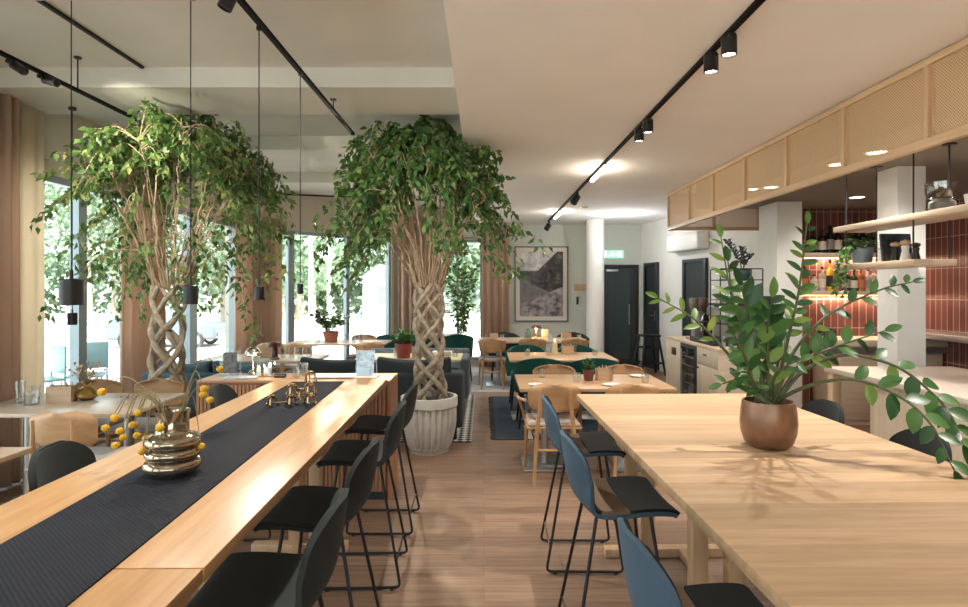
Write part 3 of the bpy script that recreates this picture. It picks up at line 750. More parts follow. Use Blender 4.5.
up = [(813, .27, .042, bd, lg, 'dark bottle with grey label at the left end of the upper bottle shelf'), (822, .29, .048, bd, lw_, 'broad dark bottle with cream label second on the upper bottle shelf'), (830, .34, .04, bd, lg, 'tall dark bottle with grey label third on the upper bottle shelf'), (838, .32, .045, bd, lw_, 'dark bottle with tall cream label fourth on the upper bottle shelf'), (849, .30, .04, bo, lb, 'olive bottle with black label behind the hanging rods on the upper bottle shelf'),
      (856, .29, .045, bd, lg, 'dark bottle above the trailing plant on the upper bottle shelf'), (863, .31, .05, bd, lw_, 'dark bottle with cream label above the grey pot on the upper bottle shelf'), (871, .28, .04, bo, lb, 'olive bottle at the right end of the upper bottle shelf')]
lo = [(804.5, .30, .038, ba, lr, 'amber bottle at the left end of the lower bottle shelf'), (814, .20, .05, bc, lw_, 'short clear bottle with cream label on the lower bottle shelf'), (822, .30, .042, bc, lw_, 'clear bottle with large cream label on the lower bottle shelf'), (830, .38, .036, ly, lb, 'tall yellow bottle with black pattern on the lower bottle shelf'), (846, .28, .045, bo, lg, 'olive bottle behind the trailing leaves on the lower bottle shelf'),
      (854, .26, .04, bo, lw_, 'olive bottle with cream label on the lower bottle shelf'), (861, .28, .042, ba, lr, 'amber bottle with orange label on the lower bottle shelf'), (868, .27, .038, bc, lg, 'clear bottle with grey label on the lower bottle shelf'), (874, .28, .042, bc, lw_, 'clear bottle at the right end of the lower bottle shelf')]
for a in up: bottle(a[5], a[0], ZU, a[1], a[2], a[3], a[4], bd, 'bottles on the upper bar shelf')
for a in lo: bottle(a[5], a[0], ZL, a[1], a[2], a[3], a[4], bd, 'bottles on the lower bar shelf')

# two hanging shelves
XH = 2.95
def hshelf(lab, z, y0, y1, rods, zc):
    t = thing('hanging_shelf', lab, 'shelf', (XH, y1, z))
    MB().box(0, .30, y0 - y1, 0, -.045, 0, .003).build('board', M_paleY, t)
    for x, y in rods: MB().tube([(x, y - y1, -.046), (x, y - y1, zc - z)], .0055, 8).cyl(x, y - y1, zc - z - .008, zc - z, .045, 14).build('rod', M_black, t)
    return t
YS0 = 4.12; YS1 = XH * F / (838 - CX); ZS = EYE + 25.5 / F * YS1
YU1 = XH * F / (833 - CX); ZUU = EYE + 62.5 / F * YU1
hshelf('shorter lower hanging shelf carrying the book, the mills and the grey pot', ZS, YS0, YS1, [(.02, YS1 - .08), (.27, YS1 - .08), (.02, YS0 + .03), (.27, YS0 + .03)], 2.56)
hshelf('longer upper hanging shelf carrying the ribbed glass bowl', ZUU, 2.4, YU1, [(.02, 2.7), (.27, 2.7)], 2.56)
t = thing('trailing_plant', 'trailing green plant in a blue grey pot on the lower hanging shelf', 'potted plant', (3.065, 4.86, ZS))
MB().lathe([(0, 0), (.068, 0), (.080, .125), (.080, .13), (.072, .13), (.07, .11), (0, .11)], seg=28).build('pot', plain('blue_grey_glaze', (.24, .29, .33), .5), t)
lf = MB()
def leaf(mb, p, d, n, ln, w, fold=.15, curl=.15):
    d = d.normalized(); s = d.cross(n)
    s = s.normalized() if s.length > 1e-6 else d.orthogonal().normalized()
    n = s.cross(d).normalized()
    vs = [p]
    for tt, ww in ((.14, .58), (.34, .94), (.58, .96), (.82, .60)):
        c = p + d * ln * tt - n * curl * ln * tt * tt
        vs += [c + s * w * .5 * ww + n * fold * w * ww, c, c - s * w * .5 * ww + n * fold * w * ww]
    vs.append(p + d * ln - n * curl * ln)
    fs = [(0, 2, 1), (0, 3, 2), (10, 11, 13), (11, 12, 13)]
    for k in (1, 4, 7): fs += [(k, k + 1, k + 4, k + 3), (k + 1, k + 2, k + 5, k + 4)]
    mb.add(vs, fs, smooth=True)
def rnd(a=-1, b=1): return random.uniform(a, b)
def rvec(): return V((rnd(), rnd(), rnd())).normalized()
for k in range(90):
    a = rnd(0, 2 * PI); r = rnd(.02, .10); leaf(lf, V((r * math.cos(a), r * math.sin(a), .11 + rnd(0, .09))), V((math.cos(a), math.sin(a), rnd(-.3, .8))), V((0, 0, 1)), rnd(.035, .06), rnd(.025, .04))
for k in range(9):
    a = PI + rnd(-.9, .9); q = [V((.08 * math.cos(a), .08 * math.sin(a) * 1.3, .15)), V((.13 * math.cos(a), .17 * math.sin(a), .12)), V((.17 * math.cos(a), .2 * math.sin(a), -.02 - rnd(.0, .05))), V((.18 * math.cos(a), .23 * math.sin(a), rnd(-.28, -.12)))]
    for p in spline(q, 6): leaf(lf, p, V((rnd(), rnd(), -.6)), rvec(), rnd(.035, .06), rnd(.025, .038))
lf.build('leaves', M_leafB, t)
t = thing('picture_book', 'picture book with dark landscape cover leaning on the lower hanging shelf', 'book', (3.165, 4.58, ZS), math.radians(4))
Rt = Matrix.Rotation(math.radians(-8), 4, 'X')
MB().box(-.12, .12, 0, .022, 0, .222, .002, Rt).build('cover', plain('dusk_cover', (.035, .045, .06), .35, noise=.7, nscale=16), t)
MB().box(-.116, .118, .003, .019, .003, .225, 0, Rt).build('page_block', M_paper, t)
MB().box(-.12, .12, -.002, 0, .0, .07, 0, Rt).build('cover_picture', plain('cover_picture', (.10, .09, .08), .4, noise=.8, nscale=30), t)
def mill(lab, x, y, h, r, bm_, tm):
    t = thing('pepper_mill', lab, 'pepper mill', (x, y, ZS), 0, 'pepper mills on the lower hanging shelf')
    MB().lathe([(0, 0), (r, 0), (r * 1.02, .01), (r * .62, h * .45), (r * .8, h * .68), (r * .5, h * .72), (0, h * .72)], seg=22).build('mill_body', bm_, t)
    MB().lathe([(0, h * .72), (r * .55, h * .72), (r * 1.0, h * .8), (r * .9, h * .92), (0, h)], seg=22).build('mill_knob', tm, t)
mill('white pepper mill with wooden knob in front of the picture book', 3.02, 4.30, .150, .034, M_white, M_oakZ)
mill('dark pepper mill with pale wooden knob beside the white one', 3.03, 4.42, .145, .032, M_blackm, M_oakZ)
mill('black wooden pepper mill right of the white one', 3.095, 4.30, .13, .03, plain('dark_walnut', (.05, .025, .015), .4), plain('dark_walnut_knob', (.05, .025, .015), .4))
mp = P(942, 212, 3.93)
t = thing('glass_bowl_lamp', 'ribbed glass bowl on a grey stone foot on the upper hanging shelf', 'table lamp', (3.03, 3.97, ZUU))
MB().lathe([(0, 0), (.066, 0), (.075, .018), (.075, .05), (.05, .07), (.045, .075), (0, .075)], seg=36).build('foot', plain('grey_stone', (.16, .16, .14), .7), t)
MB().lathe([(.042, .070), (.074, .079), (.090, .112), (.094, .182), (.091, .182), (.087, .114), (.072, .083), (.042, .074)], seg=44, ripple=lambda a, z: 1 + .012 * math.cos(a * 22)).build('glass_bowl', glass('ribbed_glass', (.80, .78, .74), 1.0, .10), t)
t = thing('white_cup', 'white cup at the right edge on the upper hanging shelf', 'cup', (3.04, 3.74, ZUU))
MB().lathe([(0, 0), (.03, 0), (.04, .07), (.037, .07), (.028, .008), (0, .008)], seg=24).build('cup_body', M_white, t)
MB().tube(spline([(.036, 0, .055), (.062, 0, .055), (.06, 0, .025), (.034, 0, .02)], 5), .005, 8).build('handle', M_white, t)

# coffee counter
t = thing('coffee_counter', 'pale wooden coffee counter with built in wine cooler beside the black bar stool', 'counter', (2.5, 6.4, 0))
MB().box(0, .75, 0, 1.84, .89, .92, .003).build('counter_top', M_paleY, t)
MB().box(.012, .73, .012, 1.83, .08, .89).build('cabinet_body', M_pale, t)
MB().box(.05, .7, .05, 1.8, 0, .08).build('plinth', M_blackm, t)
def ypx(px): return F * 2.5 / (px - CX) - 6.4
ya, yb = ypx(697), ypx(681)
MB().box(-.004, .012, yb + .005, 1.835, .085, .885, .003).build('side_panel', M_paleZ, t)
MB().box(-.008, -.004, ypx(676.5), ypx(672), .70, .80, .002).build('socket_plate', M_black, t)
d_ = MB().box(-.004, .012, .008, ya - .004, .70, .885, .003).build('drawer', M_paleZ, t); MB().box(-.012, -.004, .33, .42, .81, .825).build('handle', M_black, d_)
d_ = MB().box(-.004, .012, .008, ya - .004, .085, .694, .003).build('door', M_paleZ, t); MB().box(-.012, -.004, ya - .07, ya - .03, .64, .66).build('handle', M_black, d_)
t = thing('wine_cooler', 'dark glass fronted wine cooler built into the coffee counter', 'wine cooler', (2.5, 6.4 + ya, .085))
MB().box(-.012, .0, .004, yb - ya - .004, 0, .80, .004).build('door_frame', M_black, t)
MB().box(-.016, -.012, .06, yb - ya - .06, .05, .76, 0).build('glass_door', plain('cooler_glass', (.02, .022, .024), .06), t)
sh = MB()
for k in range(6): sh.box(-.018, -.016, .06, yb - ya - .06, .12 + .105 * k, .135 + .105 * k)
sh.build('shelf_rail', plain('cooler_shelf', (.16, .10, .06), .4), t)
MB().tube([(-.05, (yb - ya) * .72, .06), (-.05, (yb - ya) * .72, .74)], .014, 10).box(-.05, -.012, (yb - ya) * .72 - .006, (yb - ya) * .72 + .006, .1, .12).box(-.05, -.012, (yb - ya) * .72 - .006, (yb - ya) * .72 + .006, .68, .70).build('handle', M_steel, t)
t = thing('espresso_machine', 'large grey and black espresso machine on the coffee counter', 'espresso machine', (2.82, 7.15, .92))
MB().box(.02, .42, -.42, .30, .06, .44, .02).build('housing', plain('warm_grey_panel', (.25, .22, .19), .45), t)
MB().box(-.02, .46, -.46, .34, .44, .47, .006).build('cup_tray', M_blackm, t)
MB().box(.06, .44, -.40, .12, .47, .56, .01).build('cup_rail', M_blackm, t)
MB().box(-.26, .44, -.44, .32, .0, .06, .006).build('drip_tray', M_blackm, t)
for y in (-.25, .1):
    g_ = MB().lathe([(0, 0), (.035, 0), (.04, .05), (0, .06)], seg=18).build('group_head', M_chrome, t, loc=(-.06, y, .27))
    MB().tube([(-.02, 0, -.02), (-.15, 0, -.03)], .013, 8).build('portafilter_handle', M_black, g_)
MB().tube(spline([(-.06, .26, .36), (-.12, .26, .30), (-.13, .27, .12)], 6), .006, 8).build('steam_wand', M_chrome, t)
MB().box(-.06, .04, -.40, .30, .32, .42, .015).build('group_housing', M_steel, t)
def grinder(lab, x, y, hop):
    t = thing('coffee_grinder', lab, 'coffee grinder', (x, y, .92), 0, 'coffee grinders')
    MB().box(-.08, .10, -.08, .08, 0, .03, .004).box(-.02, .10, -.07, .07, .03, .36, .02).build('body', hop[0], t)
    MB().lathe([(.03, .36), (.058, .42), (.062, .52), (.058, .53), (0, .53)], seg=22).build('hopper', hop[1], t)
    MB().tube([(-.02, 0, .2), (-.09, 0, .19)], .02, 10).build('spout', M_black, t)
grinder('silver coffee grinder with clear hopper left of the espresso machine', 2.68, 7.66, (M_steel, plain('clear_brown_hopper', (.20, .15, .11), .15)))
grinder('dark coffee grinder with brown hopper left of the espresso machine', 2.86, 7.82, (M_blackm, plain('bean_hopper', (.10, .06, .04), .3)))
t = thing('glass_carafe', 'pinkish bottle with dark cap standing on the espresso machine', 'bottle', (2.90, 7.36, .92 + .47))
MB().lathe([(0, 0), (.055, 0), (.055, .09), (.02, .13), (.02, .17), (0, .17)], seg=20).build('glass_body', plain('pink_bottle', (.55, .30, .22), .2), t)
MB().cyl(0, 0, .17, .20, .022, 14).build('cap', M_black, t)
for k, (x, y) in enumerate(((2.86, 7.27), (2.93, 7.22), (2.88, 7.16))):
    t = thing('white_cup', 'white espresso cup on the espresso machine, ' + ('beside the pinkish bottle', 'middle of the three cups', 'last before the black cup rail')[k], 'cup', (x, y, 1.39 + .003), 0, 'espresso cups')
    MB().lathe([(0, 0), (.025, 0), (.036, .06), (.033, .06), (.024, .006), (0, .006)], seg=20).build('cup_body', M_white, t)
    MB().tube([(.034, 0, .048), (.052, 0, .045), (.05, 0, .022), (.028, 0, .018)], .004, 6).build('handle', M_white, t)
# wire rack
RX, RY = 2.56, 6.5
t = thing('wire_rack', 'black wire rack with glasses standing on the coffee counter', 'wire rack', (RX, RY, .92))
for x in (0, .46):
    for y in (0, .28): MB().tube([(x, y, 0), (x, y, .86)], .007, 8).build('upright', M_black, t)
for k, z in enumerate((.26, .52, .74)):
    s_ = MB()
    for y in (0, .28): s_.tube([(0, y, z), (.46, y, z)], .006, 6)
    for x in [i * .0575 for i in range(9)]: s_.tube([(x, 0, z), (x, .28, z)], .003, 6)
    s_.build('wire_shelf', M_black, t)
MB().tube([(0, 0, .86), (.46, 0, .86)], .006, 6).tube([(0, .28, .86), (.46, .28, .86)], .006, 6).build('top_rail', M_black, t)
def tumbler(lab, x, y, z, r=.032, h=.095, group='water glasses', water=False, cat='glass', name='drinking_glass'):
    t = thing(name, lab, cat, (x, y, z), 0, group)
    MB().lathe([(0, 0), (r * .86, 0), (r, h), (r * .93, h), (r * .8, .008), (0, .008)], seg=20).build('glass_body', M_clear, t)
    return t
n = 0
for z in (.926, .926 + .26, .926 + .52):
    for k in range(4):
        tumbler('upturned drinking glass on the black wire rack by the coffee machine', RX + .07 + .105 * k, RY + .1 + .05 * (k % 2), z if z > .93 else .92, .034, .11, 'glasses on the wire rack'); n += 1
# black raven plant on the rack
t = thing('black_leaf_plant', 'plant with black leaves in a dark pot on the wire rack', 'potted plant', (RX + .30, RY + .14, .92 + .747))
MB().lathe([(0, 0), (.07, 0), (.095, .06), (.085, .1), (.075, .1), (.07, .07), (0, .07)], seg=24).build('pot', plain('dark_teal_glaze', (.02, .05, .05), .3), t)
for q in (((0, 0, .08), (-.05, 0, .25), (-.16, .02, .42)), ((0, 0, .08), (.02, .0, .2), (.0, .0, .34)), ((0, 0, .08), (.04, .02, .18), (.09, 0, .26))):
    st = spline(q, 6); s_ = MB().tube(st, .006, 6).build('stem', M_dark_leaf, t)
    lf = MB()
    for i, p in enumerate(st[5:]):
        for sg_ in (-1, 1): leaf(lf, p, V((sg_ * .7, rnd(-.3, .3), .5)), V((0, -1, .3)), .055, .034)
    lf.build('leaves', M_dark_leaf, s_)
# ------------------------------------------------------------------ high tables
def high_table(lab, loc, rz, w, ln, top, legm, legs, th=.035, sidem=None):
    t = thing('high_table', lab, 'high table', loc, rz)
    MB().box(0, w, 0, ln, .9 - th, .9, .003).build('tabletop', top, t)
    for y, xa, xb in legs:
        for x in (xa, xb): MB().box(x - .032, x + .032, y - .03, y + .03, .05, .9 - th, .003).build('leg', legm, t)
        MB().box(.12, w - .12, y - .035, y + .035, 0, .05, .004).build('foot_beam', legm, t)
        MB().box(.10, w - .10, y - .03, y + .03, .9 - th - .05, .9 - th).build('cross_beam', legm, t)
    MB().box(w / 2 - .03, w / 2 + .03, legs[-1][0] + .036, legs[0][0] - .036, .004, .05, .003).build('floor_beam', legm, t)
    return t
high_table('wide pale ash high table carrying the bronze pot with the glossy plant', (.644, .55, 0), math.radians(1.2), 1.15, 3.2, M_tabR, M_edge, ((2.95, .275, .375), (1.82, .24, .385), (.5, .3, .4)), .034)
high_table('long oak high table with the vase of yellow balls on a dark runner', (-1.455, 1.392, 0), math.radians(1.0), .80, 2.97, M_tabL, M_edge, ((2.17, .37, .49), (.75, .37, .49)), .036)
high_table('second oak high table pushed against the near end of the long one', (-1.415, -1.0, 0), math.radians(1.0), .80, 2.388, M_tabL, M_edge, ((2.0, .37, .49), (.5, .37, .49)), .036)
rn = MB().box(-.18, .18, -.95, 4.24, 0, .004)
tag(rn.build('table_runner', M_run, loc=(-.982, 0, .9005)), 'dark woven table runner along the middle of the long oak high table', 'table runner')
bpy.data.objects['table_runner'].rotation_euler = (0, 0, math.radians(2.5))

# ------------------------------------------------------------------ bar stools
def make_stool(lab, outer, pad, stripe):
    t = thing('bar_stool', lab, 'bar stool', (0, 0, 0))
    prof = spline([(.215, 0, .625), (.19, 0, .646), (.10, 0, .650), (-.03, 0, .640), (-.115, 0, .645), (-.165, 0, .685), (-.19, 0, .76), (-.205, 0, .85), (-.215, 0, .93)], 6)
    nn = len(prof) - 1
    def fn(u, v):
        q = max(0, min(.99999, v)) * nn; i = int(q); p = prof[i].lerp(prof[min(i + 1, nn)], q - i)
        if v < 0 or v > 1: p = p + (prof[-1] - prof[-2]) * ((v - (1 if v > 1 else 0)) * nn)
        if v < .12: w = .175 + .045 * math.sqrt(max(0, 1 - ((.12 - v) / .12) ** 2))
        elif v < .55: w = .22
        else: w = .22 - .035 * ((v - .55) / .45)
        if v > .84: w *= max(.30, math.sqrt(max(0, 1 - ((v - .84) / .172) ** 2)))
        b = max(0, min(1, (v - .5) / .25)); 
        x = p.x + .055 * u * u * b * (w / .2) ** 2; z = p.z + .012 * u * u * (1 - b) 
        return V((x, u * w, z))
    MB().shell(fn, 14, 46, -.012, .004).build('outer_shell', outer, t)
    if stripe:
        MB().shell(fn, 14, 26, .003, .016, .01, .325, -.97, .97).build('seat_pad', pad, t)
        MB().shell(fn, 14, 8, .003, .0155, .33, .475, -.97, .97).build('accent_stripe', stripe, t)
        MB().shell(fn, 14, 26, .003, .014, .48, .985, -.96, .96).build('back_pad', pad, t)
    else:
        MB().shell(fn, 14, 50, .003, .014, .01, .985, -.97, .97).build('seat_pad', pad, t)
    fr = MB()
    def fil(pts, r=.03):
        out = [V(pts[0])]
        for i in range(1, len(pts) - 1):
            a, b, c = V(pts[i - 1]), V(pts[i]), V(pts[i + 1])
            out += arc(b + (a - b).normalized() * r, b, b + (c - b).normalized() * r, 5)
        out.append(V(pts[-1])); return out
    for s in (-1, 1):
        fr = MB().tube(fil([(.12, s * .13, .632), (.205, s * .205, .012), (-.215, s * .205, .012), (-.10, s * .13, .632)]), .0075, 8)
        fr.build('sled_leg', M_black, t)
        MB().cyl(.16, s * .205, 0, .008, .011, 10).cyl(-.17, s * .205, 0, .008, .011, 10).build('foot_glide', M_blackm, t)
    k = .25 / .62; MB().tube([(.205 - .085 * k, -.205 + .075 * k, .262), (.205 - .085 * k, .205 - .075 * k, .262)], .0075, 8).build('footrest', M_black, t)
    k = .12 / .62; MB().tube([(-.215 + .115 * k, -.205 + .075 * k, .13), (-.215 + .115 * k, .205 - .075 * k, .13)], .005, 8).build('rear_crossbar', M_black, t)
    MB().box(-.10, .13, -.14, -.12, .625, .637).box(-.10, .13, .12, .14, .625, .637).box(-.11, -.09, -.14, .14, .625, .637).box(.11, .13, -.14, .14, .625, .637).build('seat_mount', M_black, t)
    return t
GB = 'blue backed bar stools at the wide high table'; GL = 'charcoal bar stools at the long oak high table'
s0 = make_stool('blue backed bar stool, middle of the three on the aisle side of the wide table', M_blue, M_seatb, M_brownf); s0['group'] = GB
s0.location = (.56, 2.60, 0); s0.rotation_euler = (0, 0, math.radians(2))
dup(s0, (.56, 3.48, 0), math.radians(-1), 'blue backed bar stool at the far end of the aisle side of the wide table')
dup(s0, (.585, 1.57, 0), math.radians(3), 'blue backed bar stool nearest the camera at the wide table, cut by the bottom edge')
s1 = make_stool('charcoal bar stool nearest the camera on the aisle side of the long oak table', M_blk, M_blk, None); s1['group'] = GL
s1.location = (-.64, 1.80, 0); s1.rotation_euler = (0, 0, PI + math.radians(3))
dup(s1, (-.66, 2.47, 0), PI - math.radians(1), 'charcoal bar stool, second from the camera on the aisle side of the long oak table')
dup(s1, (-.655, 3.30, 0), PI + math.radians(2), 'charcoal bar stool, third from the camera on the aisle side of the long oak table')
dup(s1, (-.665, 3.99, 0), PI, 'charcoal bar stool beside the fluted planter at the far end of the long oak table')
dup(s1, (-1.53, 2.42, 0), math.radians(4), 'charcoal bar stool across the long oak table, showing its back near the wooden chair')
dup(s1, (-1.53, 3.9, 0), math.radians(2), 'charcoal bar stool across the long oak table in front of the sideboard')
s2 = make_stool('black bar stool on the bar side of the wide table, behind the bronze pot', M_seatb, M_seatb, None)
s2['group'] = 'black bar stools on the bar side'; s2.location = (1.72, 3.34, 0); s2.rotation_euler = (0, 0, PI + math.radians(2))
dup(s2, (1.745, 2.64, 0), PI + math.radians(-3), 'black bar stool on the bar side of the wide table under the drooping leaves')

# black stool by the door
t = thing('wooden_bar_stool', 'black wooden bar stool standing by the dark grey door', 'bar stool', (3.02, 11.0, 0), math.radians(8))
MB().box(-.17, .17, -.17, .17, .70, .735, .012).build('seat', M_black, t)
for sx in (-1, 1):
    for sy in (-1, 1): MB().tube([(sx * .13, sy * .13, .70), (sx * .23, sy * .21, 0)], .022, 8).build('leg', M_black, t)
for z in (.22, .5):
    k = 1 - z / .7; a = .13 + .1 * k; b = .13 + .08 * k
    for q in (((-a, -b), (a, -b)), ((a, -b), (a, b)), ((a, b), (-a, b)), ((-a, b), (-a, -b))): MB().tube([(*q[0], z), (*q[1], z)], .013, 8).build('rung', M_black, t)

# ------------------------------------------------------------------ dining chairs and tables
def wood_chair(lab, seatm, arms=False, group='oak dining chairs'):
    t = thing('dining_chair', lab, 'chair', (0, 0, 0), 0, group)
    def bk(u, v):
        w = .218 * (1 - .10 * (1 - v)) 
        if v > .72: w *= math.sqrt(max(.12, 1 - ((v - .72) / .30) ** 2))
        if v < .2: w *= math.sqrt(max(.3, 1 - ((.2 - v) / .24) ** 2))
        return V((u * w, -.205 + .06 * u * u - .03 * v,   .575 + .222 * v))
    MB().shell(bk, 16, 16, -.006, .006).build('backrest', M_chair, t)
    MB().box(-.22, .22, -.20, .23, .435, .452, .006).build('seat', M_chair, t)
    MB().box(-.21, .21, -.185, .225, .452, .482, .014, seg=3).build('seat_pad', seatm, t)
    for s in (-1, 1):
        MB().tube([(s * .17, -.245, 0), (s * .145, -.24, .44), (s * .125, -.258, .60), (s * .118, -.270, .765)], [.014, .017, .016, .010], 8).build('back_leg', M_chairZ, t)
        MB().tube([(s * .21, .22, 0), (s * .195, .20, .435)], [.013, .017], 8).build('front_leg', M_chairZ, t)
        MB().tube([(s * .155, -.238, .40), (s * .197, .20, .40)], .011, 8).build('side_rail', M_chairZ, t)
        if arms: MB().tube(spline([(s * .22, -.18, .66), (s * .275, -.03, .655), (s * .27, .12, .63), (s * .205, .2, .44)], 6), .013, 8).build('armrest', M_chairZ, t)
    MB().tube([(-.16, -.24, .28), (.16, -.24, .28)], .011, 8).build('stretcher', M_chairZ, t)
    return t
def green_chair(lab, group='green upholstered chairs'):
    t = thing('upholstered_chair', lab, 'chair', (0, 0, 0), 0, group)
    MB().box(-.23, .23, -.20, .25, .40, .48, .035, seg=3).build('seat', M_green, t)
    def bk(u, v):
        a = u * 1.35; r = .26 + .02 * v
        return V((r * math.sin(a), .02 - r * math.cos(a) * 1.0 - .02 * v, .40 + v * (.40 - .10 * u * u)))
    MB().shell(bk, 24, 8, -.028, .022).build('backrest', M_green, t)
    for sx in (-1, 1):
        for sy, y in ((-1, -.20), (1, .22)): MB().tube([(sx * .19, y * .9, .40), (sx * .23, y * 1.12, 0)], [.020, .012], 8).build('leg', M_black, t)
    return t
def dining_table(lab, x0, x1, y0, y1, h=.74, top=None, base='legs', th=.028, rz=0):
    cx_2, cy_2 = (x0 + x1) / 2, (y0 + y1) / 2; w, d = (x1 - x0) / 2, (y1 - y0) / 2
    t = thing('dining_table', lab, 'table', (cx_2, cy_2, 0), rz)
    MB().box(-w, w, -d, d, h - th, h, .004).build('tabletop', top or M_oak, t)
    if base == 'legs':
        for sx in (-1, 1):
            for sy in (-1, 1): MB().tube([(sx * (w - .08), sy * (d - .08), h - th), (sx * (w - .04), sy * (d - .05), 0)], [.024, .016], 10).build('leg', M_black, t)
        MB().box(-w + .1, w - .1, -d + .1, d - .1, h - th - .04, h - th).build('apron', M_black, t)
    else:
        for sx in ((-1, 1) if w > .5 else (0,)):
            MB().cyl(sx * w * .62, 0, .02, h - th, .035, 18).build('column', M_steel, t)
            MB().box(sx * w * .62 - .2, sx * w * .62 + .2, -.24, .24, 0, .02, .004).build('base_plate', M_steel, t)
            MB().box(sx * w * .62 - .16, sx * w * .62 + .16, -.22, .22, h - th - .02, h - th).build('top_plate', M_steel, t)
    return t
M_oakT = wood('honey_oak_top', (.60, .38, .20), (.48, .28, .13), 'X', .33, .16, 'Y', .12)
M_greyT = wood('pale_grey_oak_top', (.58, .47, .35), (.48, .37, .26), 'X', .3, .16, 'Y', .1)
M_lime = plain('lime_oak_top', (.62, .55, .32), .4, noise=.06)
dining_table('oak dining table with the herb pot, just beyond the wide high table', .295, 1.585, 4.92, 5.76, top=M_oakT, base='column')
dining_table('oak dining table with the candle, second row beyond the wide high table', .30, 1.56, 6.93, 7.8, top=M_oakT, base='column')
dining_table('long oak dining table with the glowing lamp under the framed photograph', -.1, 1.66, 9.4, 10.25, top=M_greyT, base='column')
dining_table('pale oak table by the left window with the gold vase and cutlery box', -3.5, -2.34, 3.93, 4.72, top=M_greyT, base='column')
dining_table('brown oak table at the left edge of the photo behind the charcoal stool', -3.55, -2.33, 2.1, 3.1, top=wood('walnut_top', (.34, .23, .14), (.26, .16, .09), 'X', .35), base='column')
dining_table('pale lounge table with the red potted plant behind the charcoal sofa', -1.52, -.27, 6.98, 7.7, top=M_lime, base='column')
dining_table('pale lounge table with the dark red lamp behind the petrol blue sofa', -3.3, -1.95, 6.85, 7.55, top=M_greyT, base='column')
dining_table('table with the terracotta planter before the slanting window front', -3.0, -1.5, 9.0, 9.75, top=M_greyT, base='column')
dining_table('far oak table behind the braided trunk between the green chairs', -1.6, -.5, 10.6, 11.3, top=M_oakT, base='column')
ch = wood_chair('oak armchair with pale pad at the near left of the herb pot table', M_paleseat, True)
ch.location = (.565, 4.99, 0); ch.rotation_euler = (0, 0, 0)
dup(ch, (1.20, 4.99, 0), 0, 'oak dining chair tucked under the herb pot table, mostly hidden by the wide high table')
c1 = wood_chair('oak dining chair beyond the herb pot table, left of the herb pot', M_greyseat)
c1.location = (.70, 5.82, 0); c1.rotation_euler = (0, 0, PI)
OD = 'oak dining chairs'
dup(c1, (1.38, 5.82, 0), PI, 'oak dining chair on the far side of the herb pot table, behind the cutlery box')
dup(c1, (.13, 9.53, 0), 0, 'oak dining chair with grey pad at the left end of the long table')
dup(c1, (.76, 9.56, 0), 0, 'oak dining chair before the long table, in front of the green vase')
dup(c1, (1.42, 9.56, 0), 0, 'oak dining chair before the long table, nearest the round column')
dup(c1, (-2.60, 3.88, 0), 0, 'oak dining chair seen from behind at the window table with the gold vase')
dup(c1, (-2.72, 4.86, 0), PI, 'oak dining chair facing us behind the window table, right of the gold vase')
dup(c1, (-3.22, 4.84, 0), PI, 'oak dining chair facing us behind the cutlery box on the window table')
dup(c1, (-3.06, 8.72, 0), .2, 'oak chair left of the terracotta planter table, beside the corner curtain')
dup(c1, (-2.66, 8.70, 0), -.15, 'oak chair second from the corner curtain at the terracotta planter table')
dup(c1, (-2.02, 9.92, 0), PI, 'oak chair on the window side of the terracotta planter table')
dup(c1, (-1.72, 8.85, 0), .4, 'oak chair at the right end of the terracotta planter table')
g0 = green_chair('green upholstered chair with black legs at the candle table, left of the herb pot'); g0.location = (.62, 6.86, 0)
dup(g0, (1.24, 6.86, 0), 0, 'green upholstered chair at the candle table, behind the cutlery box of the herb pot table')
dup(g0, (.58, 7.98, 0), PI, 'green upholstered chair on the far side of the candle table near the aisle')
dup(g0, (1.24, 7.98, 0), PI, 'green upholstered chair on the far side of the candle table near the coffee counter')
dup(g0, (-1.55, 10.35, 0), -.2, 'green upholstered chair before the window, left of the red potted plant')
dup(g0, (-1.02, 10.35, 0), 0, 'green upholstered chair behind the red potted plant')
dup(g0, (-.48, 10.40, 0), .2, 'green upholstered chair right of the braided trunk before the window')
bk_ = green_chair('black upholstered chair on the far side of the long table, left end', 'black chairs behind the long table'); bk_.location = (.36, 10.42, 0); bk_.rotation_euler = (0, 0, PI)
for o in children(bk_): o.data = o.data.copy(); o.data.materials[0] = M_blackm
dup(bk_, (1.55, 10.42, 0), PI, 'black upholstered chair on the far side of the long table, near the round column')

# ------------------------------------------------------------------ sofas
def sofa(lab, x0, x1, y0, mat, backtop, cushtop, rz=0, ncush=3, arm=True, dep=.82):
    w = x1 - x0; t = thing('sofa', lab, 'sofa', ((x0 + x1) / 2, y0, 0), rz); h = w / 2
    MB().box(-h, h, 0, .13, .13, backtop, .035, seg=4).build('backrest', mat, t)
    if arm:
        for s in (-1, 1): MB().box(s * h - (.13 if s > 0 else 0), s * h + (0 if s > 0 else .13), .13, dep, .13, backtop - .06, .035, seg=4).build('armrest', mat, t)
    MB().box(-h + .13, h - .13, .12, dep, .13, .30, .02).build('base', mat, t)
    MB().box(-h + .14, h - .14, .15, dep + .02, .30, .44, .04, seg=4).build('seat_cushion', mat, t)
    for i in range(ncush):
        a = -h + .1 + (w - .2) * i / ncush; b = a + (w - .2) / ncush - .02
        def cu(u, v, a=a, b=b):
            e = (1 - abs(u) ** 6) ; return V(((a + b) / 2 + u * (b - a) / 2, .21 - .09 * v, .42 + (cushtop - .42 - .045 * (1 - u * u)) * v))
        m = MB(); m.shell(cu, 14, 8, -.055, .065); m.build('back_cushion', mat, t, subsurf=1)
    for sx in (-1, 1):
        for y in (.06, dep - .06): MB().cyl(sx * (h - .08), y, 0, .13, .02, 10).build('leg', M_black, t)
    return t
